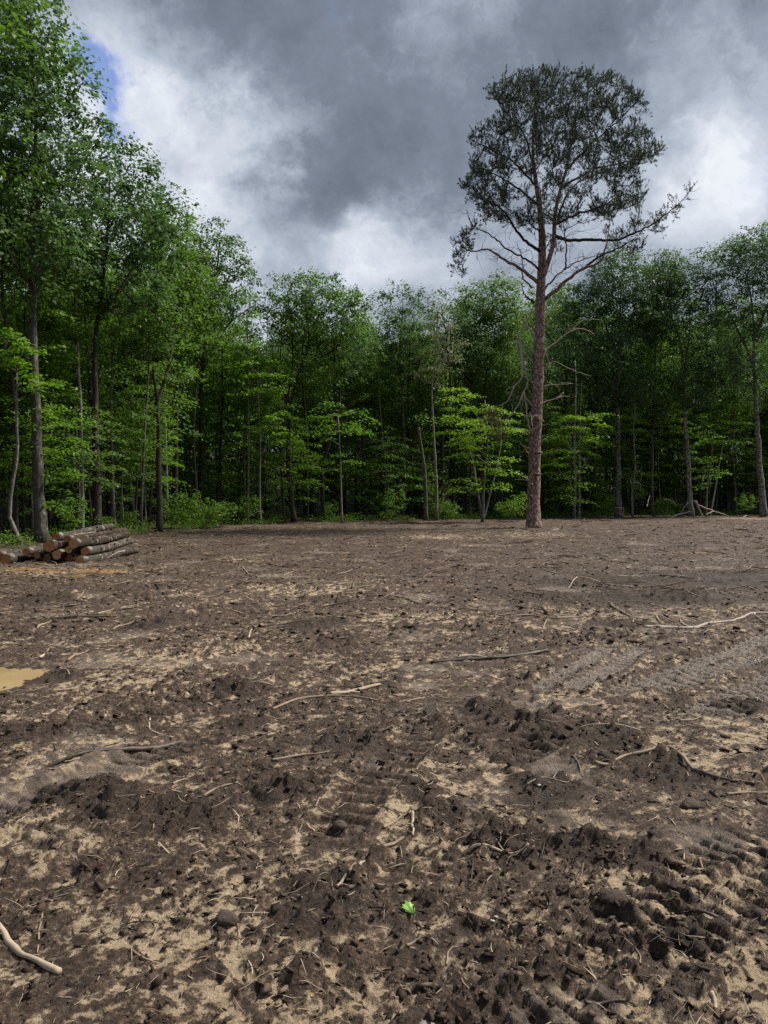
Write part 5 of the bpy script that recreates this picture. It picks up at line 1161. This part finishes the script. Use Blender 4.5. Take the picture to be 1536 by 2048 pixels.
# ------------------------------------------------------------------ crumbs of soil, wood chips and root fibres (uncountable)
def in_view(rng, n, d0, d1, pw):
    d = d0 * (d1 / d0) ** (rng.rand(n) ** pw); x = rng.uniform(-1, 1, n) * (.56 * d + .8); k = edge_dist(x, d) < .3
    return x[k], d[k]
def flakes(seed, n0, d0, d1, pw, size, grow, bias, mat, name, label, cap=.034):
    """ragged crumbs and flakes of soil, each tilted its own way"""
    rng = np.random.RandomState(seed); x, y = in_view(rng, n0, d0, d1, pw)
    h, sand, smear_tone, wet, woods, dark, chip = ground(x, y); pr = .30 + bias * sst(fbm(x * .9 + 4, y * .9, 7, 3), -.25, .35) + .5 * dark + .35 * sst(fbm(x * 4.5, y * 4.5, seed, 2), 0, .35) - .75 * np.clip(smear_tone, 0, 1) - 1.2 * (dark > .45) - .35 * sst(sand, .45, .8)
    k = (rng.rand(len(x)) < pr) & (wet < .2); x, y, h = x[k], y[k], h[k]; n = len(x)
    r = np.clip(size * (1 + grow * y) * np.exp(rng.normal(size=n) * .6), .0025, cap)
    V0 = np.array([(1, 0, 0), (.35, .9, 0), (-.7, .75, 0), (-1, -.1, 0), (-.3, -.95, 0), (.7, -.7, 0), (0, 0, 1), (0, 0, -1.0)])
    F0 = np.array([(i, (i + 1) % 6, 6) for i in range(6)] + [((i + 1) % 6, i, 7) for i in range(6)])
    Vj = V0[None] * (1 + .5 * rng.uniform(-1, 1, (n, 8, 1))) + .22 * rng.normal(size=(n, 8, 3))
    Vj = Vj * np.stack([r * rng.uniform(.9, 1.9, n), r * rng.uniform(.55, 1.1, n), r * rng.uniform(.18, .5, n)], 1)[:, None, :]
    a = rng.uniform(0, 6.28, n)[:, None]; tl = (rng.normal(size=n) * .45)[:, None]
    X, Y_, Z = Vj[..., 0], Vj[..., 1], Vj[..., 2]; Y_, Z = Y_ * np.cos(tl) - Z * np.sin(tl), Y_ * np.sin(tl) + Z * np.cos(tl)
    X, Y_ = X * np.cos(a) - Y_ * np.sin(a), X * np.sin(a) + Y_ * np.cos(a)
    V = np.stack([X + x[:, None], Y_ + y[:, None], Z + (h + r * .18)[:, None]], -1).reshape(-1, 3); F = (F0[None] + (np.arange(n) * 8)[:, None, None]).reshape(-1, 3)
    tag(link(name, np_mesh(name, V, None, F), mat), label, 'soil', kind='stuff')
def debris(seed, n, d0, d1, pw, lmin, lmax, rmin, rmax, mat, name, label):
    rng = np.random.RandomState(seed); x, y = in_view(rng, n, d0, d1, pw); clus = sst(fbm(x * .8, y * .8, seed, 3), -.35, .4); k = rng.rand(len(x)) < .25 + .75 * clus
    x, y = x[k], y[k]; n = len(x); L = (lmin * (lmax / lmin) ** rng.rand(n)); a = rng.uniform(0, 6.28, n); rr = np.exp(rng.uniform(math.log(rmin), math.log(rmax), n)) * (1 + .05 * y)
    bend = rng.normal(size=n) * .13; m = 4; pts = []
    for i in range(m):
        u = i / (m - 1) - .5; q = a + bend * (u * 2); pts.append(np.stack([x + np.cos(q) * u * L + rng.normal(size=n) * L * .02, y + np.sin(q) * u * L + rng.normal(size=n) * L * .02], 1))
    PX = np.stack(pts, 1); H = ground(PX[..., 0], PX[..., 1])[0]; H = .35 * H + .65 * H.max(1, keepdims=True) ; tilt = rng.normal(size=n) * .16 * L
    Z = H + rr[:, None] * .6 + np.abs(tilt)[:, None] * np.linspace(0, 1, m)[None, :] * .6; P = np.concatenate([PX, Z[..., None]], -1)
    Td = P[:, -1] - P[:, 0]; Td /= np.linalg.norm(Td, axis=1)[:, None] + 1e-9; A = np.cross(Td, UP); A /= np.linalg.norm(A, axis=1)[:, None] + 1e-9; B = np.cross(A, Td)
    tap = np.array([.7, 1, .9, .35]); ring = []
    for q in range(3):
        an = q * 2 * math.pi / 3 + .5; ring.append(P + (rr[:, None] * tap)[..., None] * (math.cos(an) * A[:, None, :] + math.sin(an) * B[:, None, :]))
    V = np.stack(ring, 2).reshape(-1, 3); i = np.arange(m - 1)[:, None] * 3; j = np.arange(3)[None, :]; j2 = (j + 1) % 3
    Q0 = np.stack([i + j, i + j2, i + 3 + j2, i + 3 + j], -1).reshape(-1, 4); Q = (Q0[None] + (np.arange(n) * m * 3)[:, None, None]).reshape(-1, 4)
    tag(link(name, np_mesh(name, V, Q), M[mat]), label, 'debris', kind='stuff')
def flake_mat(name, stops):
    m, t = new_mat(name); geo = t.n('ShaderNodeNewGeometry'); P = geo.outputs['Position']; nf = t.noise(P, 90, 4, .65)
    c = t.ramp(geo.outputs['Random Per Island'], stops)
    c = t.mix(1.0, c, t.ramp(nf, [(.3, (.6, .6, .6)), (.7, (1.3, 1.3, 1.3))]), 'MULTIPLY')
    p = t.n('ShaderNodeBsdfPrincipled'); t.put(p.inputs['Base Color'], c); p.inputs['Roughness'].default_value = .8; p.inputs['Specular IOR Level'].default_value = .25
    t.put(p.inputs['Normal'], bump(t, nf, .8, .006)); finish(t, p.outputs[0]); return m
mflk = flake_mat('soil_flake', [(0, (.016, .0105, .0075)), (.45, (.040, .026, .018)), (.75, (.082, .055, .038)), (.93, (.14, .10, .07)), (1.0, (.24, .18, .125))])
mflk2 = flake_mat('far_soil_flake', [(0, (.018, .012, .0085)), (.40, (.050, .033, .023)), (.70, (.095, .064, .044)), (.90, (.18, .13, .088)), (1.0, (.42, .32, .21))])
flakes(55, 40000, 1.7, 9, 1.0, .0047, .10, .5, mflk, 'soil_crumbs', 'ragged crumbs of torn soil strewn over the near mud', .021)
flakes(56, 24000, 8, 52, .8, .016, .02, .5, mflk2, 'soil_clods', 'ragged clods of soil strewn over the far side of the clearing')
debris(61, 5200, 1.8, 60, .62, .025, .16, .0007, .0022, 'stick_mid', 'root_fibres', 'thin broken roots and twigs strewn over the mud')
debris(62, 5200, 1.8, 60, .5, .012, .10, .0009, .0032, 'stick_pale', 'wood_splinters', 'pale wood splinters strewn over the mud')
debris(63, 2400, 1.8, 40, .7, .03, .20, .0010, .0040, 'stick_dark', 'dark_twigs', 'dark wet twigs strewn over the mud')
debris(64, 2600, 9, 60, .6, .15, .8, .004, .010, 'stick_mid', 'far_twigs', 'broken twigs covering the far side of the clearing')
debris(65, 1500, 1.7, 9, .9, .02, .13, .0010, .0028, 'stick_pale', 'near_splinters', 'pale slivers of wood pressed into the near mud')
